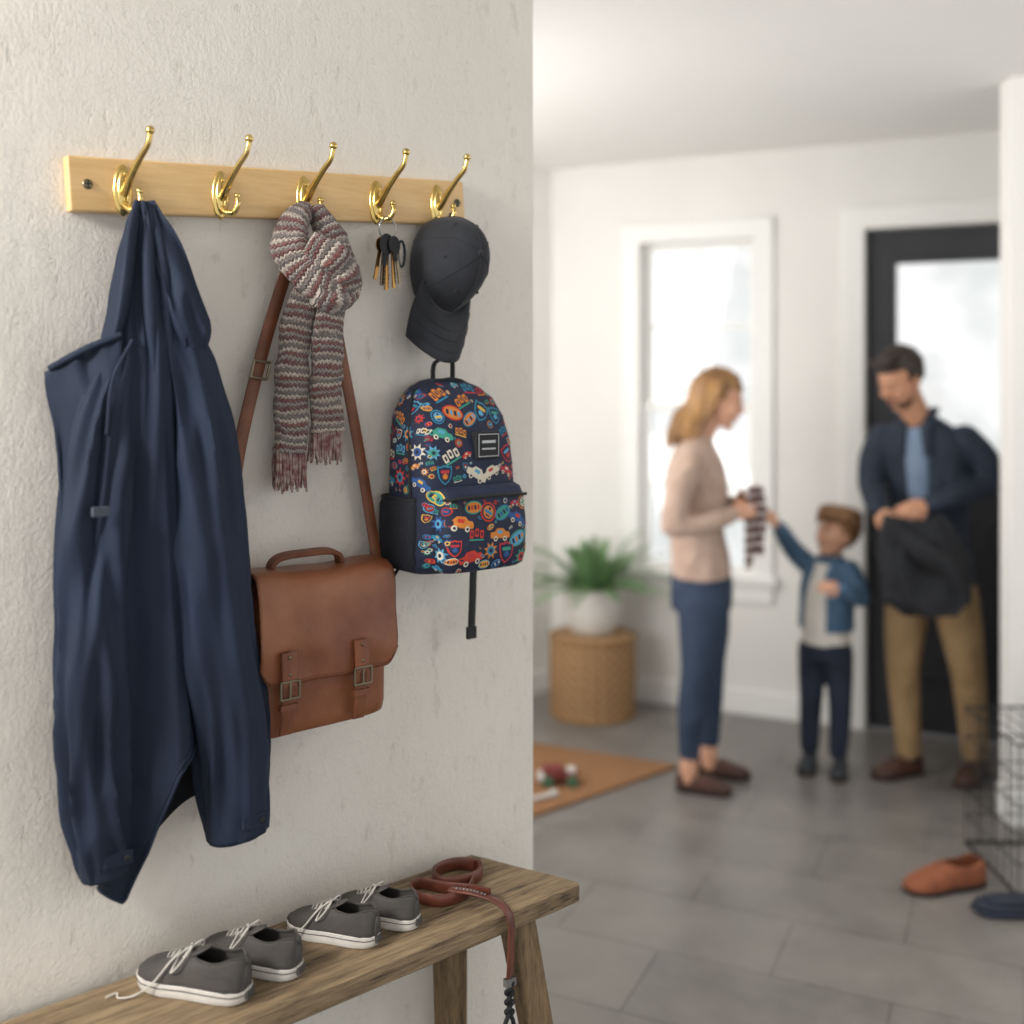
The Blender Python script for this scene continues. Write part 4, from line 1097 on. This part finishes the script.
MB().rings(R).obj('cloth', M_coat, rc, angle=75)
mb = MB(); mb.tube([ab(-.25, -.32, 1.04), ab(-.17, -.35, .96), ab(-.08, -.35, .90), ab(-.03, -.33, .82)], [.028, .038, .036, .025], n=14, flat=.6); mb.obj('sleeve', M_coat, rc)

# --- woman
X0, Y0 = .755, 4.35
r = Root('woman', I4, (X0, Y0, 0)); fd = (.95, -.3)
mb = MB()
torso(mb, fd, [(ab(-.005, 0, .82), .150, .115), (ab(-.01, 0, .90), .15, .114), (ab(-.025, 0, 1.02), .130, .105), (ab(-.025, 0, 1.17), .148, .124), (ab(-.03, 0, 1.28), .155, .104), (ab(-.03, 0, 1.335), .12, .075), (ab(-.02, 0, 1.385), .055, .055)])
limb(mb, [ab(-.07, -.145, 1.285), ab(-.125, -.185, 1.18), ab(-.15, -.2, 1.05)], [.056, .052, .046])
limb(mb, [ab(-.15, -.2, 1.05), ab(-.03, -.19, 1.055), ab(.080, -.15, 1.085)], [.046, .041, .034])
limb(mb, [ab(.02, .14, 1.285), ab(.025, .18, 1.18), ab(.035, .18, 1.06)], [.055, .05, .045])
limb(mb, [ab(.035, .18, 1.06), ab(.085, .12, 1.08), ab(.130, .04, 1.11)], [.045, .04, .033])
mb.obj('sweater', M_beige, r, voxel=.009, smth=4)
mb = MB(); limb(mb, [ab(-.02, 0, 1.35), ab(.01, 0, 1.41), ab(.035, 0, 1.46)], [.048, .045, .046]); mb.obj('neck', M_skin, r)
Mh = head(r, ab(.062, -.005, 1.525), (.93, -.37), .30, 1.0, M_skin, M_blond, 'woman')
mb = MB()
for k in range(80):
    a = PI*.44+(k/79)*PI*1.12
    q = random.uniform; cA, sA = math.cos(a), math.sin(a)
    top = V((.02*cA-.01, .035*sA, .116)); m1 = V((.098*cA-.012, .086*sA, .05)); m2 = V((.094*cA-.02, .085*sA, -.05))
    e_ = V((.090*cA-.045+q(-.018, .018), .095*sA+q(-.018, .018), -.14+q(-.02, .02))); e2_ = V((.075*cA-.050+q(-.03, .03), .09*sA+q(-.03, .03), -.205+q(-.06, .03)))
    mb.tube([top, m1, m2, e_, e2_], [.006, .010, .011, .009, .002], n=7, sm=5)
mb.xf(Mh).obj('long_hair', M_blond, r)
mb = MB()
torso(mb, fd, [(ab(-.005, 0, .70), .145, .118), (ab(-.005, 0, .80), .150, .120), (ab(-.01, 0, .87), .138, .108)])
limb(mb, [ab(-.01, -.065, .74), ab(-.02, -.075, .60), ab(-.035, -.08, .47), ab(-.055, -.075, .32), ab(-.065, -.07, .15)], [.102, .088, .066, .058, .042])
limb(mb, [ab(.02, .065, .74), ab(.035, .07, .60), ab(.04, .075, .47), ab(.04, .08, .32), ab(.04, .085, .15)], [.098, .084, .062, .055, .042])
mb.obj('jeans', M_jean, r, voxel=.009, smth=3)
mb = MB(); mb.tube([ab(-.066, -.07, .17), ab(-.068, -.07, .04)], [.035, .034], sm=1); mb.tube([ab(.04, .085, .17), ab(.038, .085, .04)], [.035, .034], sm=1); mb.obj('ankles', M_skin, r)
sneaker(r, ab(-.115, -.055, 0), ab(.09, -.12, 0), .001, M_bshoe, M_dsole, detail=False, hs=.022, wr=.19, openk=.6)
sneaker(r, ab(-.01, .10, 0), ab(.20, .055, 0), .001, M_bshoe, M_dsole, detail=False, hs=.022, wr=.19, openk=.6)
hand(r, ab(.090, -.145, 1.088), (1, .25, .25), (.1, -1, .3), 1, .9, M_skin, .5, 'hand_right')
hand(r, ab(.135, .03, 1.112), (.7, -.6, .15), (.6, .7, .3), -1, .9, M_skin, .5, 'hand_left')
rs = Root('striped_scarf', I4, ab(.165, -.08, 1.05))
mb = MB()
mb.sweep(cr([ab(.200, -.05, 1.10), ab(.19, -.08, 1.165), ab(.165, -.095, 1.16), ab(.160, -.10, 1.08), ab(.158, -.10, .98), ab(.160, -.10, .875)], 8), lambda t: fat(.032+.008*t, .014), (1, 0, 0), fn=lump(21, .008))
mb.sweep(cr([ab(.19, -.07, 1.15), ab(.21, -.075, 1.10), ab(.20, -.08, 1.0), ab(.195, -.08, .92)], 8), lambda t: fat(.026, .012), (1, 0, 0), fn=lump(25, .008))
mb.obj('knit', M_sock, rs, angle=80)

# --- child
X0, Y0 = 1.275, 4.5
r = Root('child', I4, (X0, Y0, 0)); fd = (-.75, -.66); f = V((-.75, -.66, 0)); s_ = V((.66, -.75, 0))
mb = MB()
torso(mb, fd, [(ab(.01, 0, .585), .115, .092), (ab(.012, 0, .66), .112, .09), (ab(.018, 0, .76), .115, .088), (ab(.025, 0, .83), .10, .07), (ab(.03, 0, .885), .045, .042)])
limb(mb, [ab(-.045, .07, .835), ab(-.10, .05, .885), ab(-.145, .0, .935)], [.045, .042, .038])
limb(mb, [ab(-.145, 0, .935), ab(-.18, -.06, .98), ab(-.212, -.11, 1.015)], [.037, .034, .028])
limb(mb, [ab(.085, -.075, .835), ab(.105, -.10, .78), ab(.110, -.14, .735)], [.043, .040, .036])
limb(mb, [ab(.110, -.14, .735), ab(.06, -.175, .76), ab(.015, -.20, .785)], [.036, .033, .028])
mb.obj('denim_jacket', M_denim, r, voxel=.007, smth=4)
mb = MB(); mb.sweep(cr([ab(.01, 0, .53)+f*.07, ab(.012, 0, .62)+f*.078, ab(.018, 0, .74)+f*.078, ab(.028, 0, .85)+f*.045], 6), lambda t: circ(18, .060-.018*t, .022), (.66, -.75, 0))
torso(mb, fd, [(ab(.01, 0, .535), .10, .082), (ab(.01, 0, .62), .10, .08)])
mb.obj('tshirt', M_tee, r)
mb = MB(); limb(mb, [ab(.03, 0, .85), ab(.04, -.005, .895), ab(.045, -.01, .93)], [.035, .034, .035]); mb.obj('neck', M_skin, r)
head(r, ab(.052, -.015, .972), (-.93, -.37), -.18, .88, M_skin, M_sandy, 'kid')
mb = MB()
torso(mb, fd, [(ab(.01, 0, .46), .098, .08), (ab(.01, 0, .54), .10, .082), (ab(.01, 0, .58), .095, .078)])
limb(mb, [ab(-.035, .03, .49), ab(-.04, .03, .40), ab(-.045, .025, .29), ab(-.048, .03, .18), ab(-.05, .03, .09)], [.062, .056, .047, .043, .038])
limb(mb, [ab(.05, -.03, .49), ab(.055, -.03, .40), ab(.055, -.04, .29), ab(.055, -.035, .18), ab(.05, -.03, .09)], [.062, .056, .047, .043, .038])
mb.obj('trousers', M_dnavy, r, voxel=.007, smth=3)
sneaker(r, ab(-.03, .07, 0), ab(-.10, -.075, 0), .001, M_kshoe, M_dsole, detail=False, hs=.018, wr=.23, openk=.4, hk=1.5)
sneaker(r, ab(.075, .01, 0), ab(.015, -.14, 0), .001, M_kshoe, M_dsole, detail=False, hs=.018, wr=.23, openk=.4, hk=1.5)
hand(r, ab(-.222, -.125, 1.025), (-.6, -.3, .6), (.3, -.9, .3), -1, .62, M_skin, .35, 'hand_right')
hand(r, ab(.008, -.204, .788), (-1, -.2, .15), (0, -.9, .4), 1, .62, M_skin, .4, 'hand_left')

# ------------------------------------------------------------ light
w = bpy.data.worlds.new('overcast_sky'); sc.world = w; w.use_nodes = True; nt = w.node_tree
bg = nt.nodes['Background']
tc = N(nt, 'ShaderNodeTexCoord')
f = tnoise(nt, tc.outputs['Generated'], 16, 7, .7)
c_ = ramp(nt, f, [(.42, (.80, .83, .82, 1)), (.54, (1, 1, 1, 1))])
nt.links.new(c_, bg.inputs['Color']); bg.inputs['Strength'].default_value = 1.08
def area(name, loc, tgt, size, e, col=(1, 1, 1)):
    l = bpy.data.lights.new(name, 'AREA'); l.energy = e; l.size = size; l.color = col
    o = bpy.data.objects.new(name, l); sc.collection.objects.link(o); o.location = loc
    o.rotation_euler = (V(tgt)-V(loc)).to_track_quat('-Z', 'Y').to_euler()
area('entry_light', (-1.9, .25, 2.5), (-.25, 2.0, 1.2), .6, 80, (1, .97, .93))
area('side_fill', (-.9, 3.9, 2.0), (1.3, 4.7, 1.1), 1.2, 26, (1, .98, .95))  # added fill hidden behind wall_left to brighten the far room; no window there
area('hall_fill', (2.6, 2.2, 2.5), (1.2, 4.9, 1.2), 1.2, 22, (1, .98, .95))  # invented out-of-view fill, brightens the background from the right
area('ceiling_fill', (-.8, 3.4, .9), (.9, 4.1, 2.7), .8, 20, (1, .98, .95))  # unseen fill added to lift the ceiling, not an actual fitting

cam = bpy.data.cameras.new('camera'); co = bpy.data.objects.new('camera', cam); sc.collection.objects.link(co)
co.location = (0, 0, 1.6); co.rotation_euler = (PI/2, 0, 0)
cam.sensor_width = 36; cam.lens = 1100/1024*36; cam.shift_y = -132/1024
cam.dof.use_dof = True; cam.dof.focus_distance = 1.9; cam.dof.aperture_fstop = 1.35
sc.camera = co
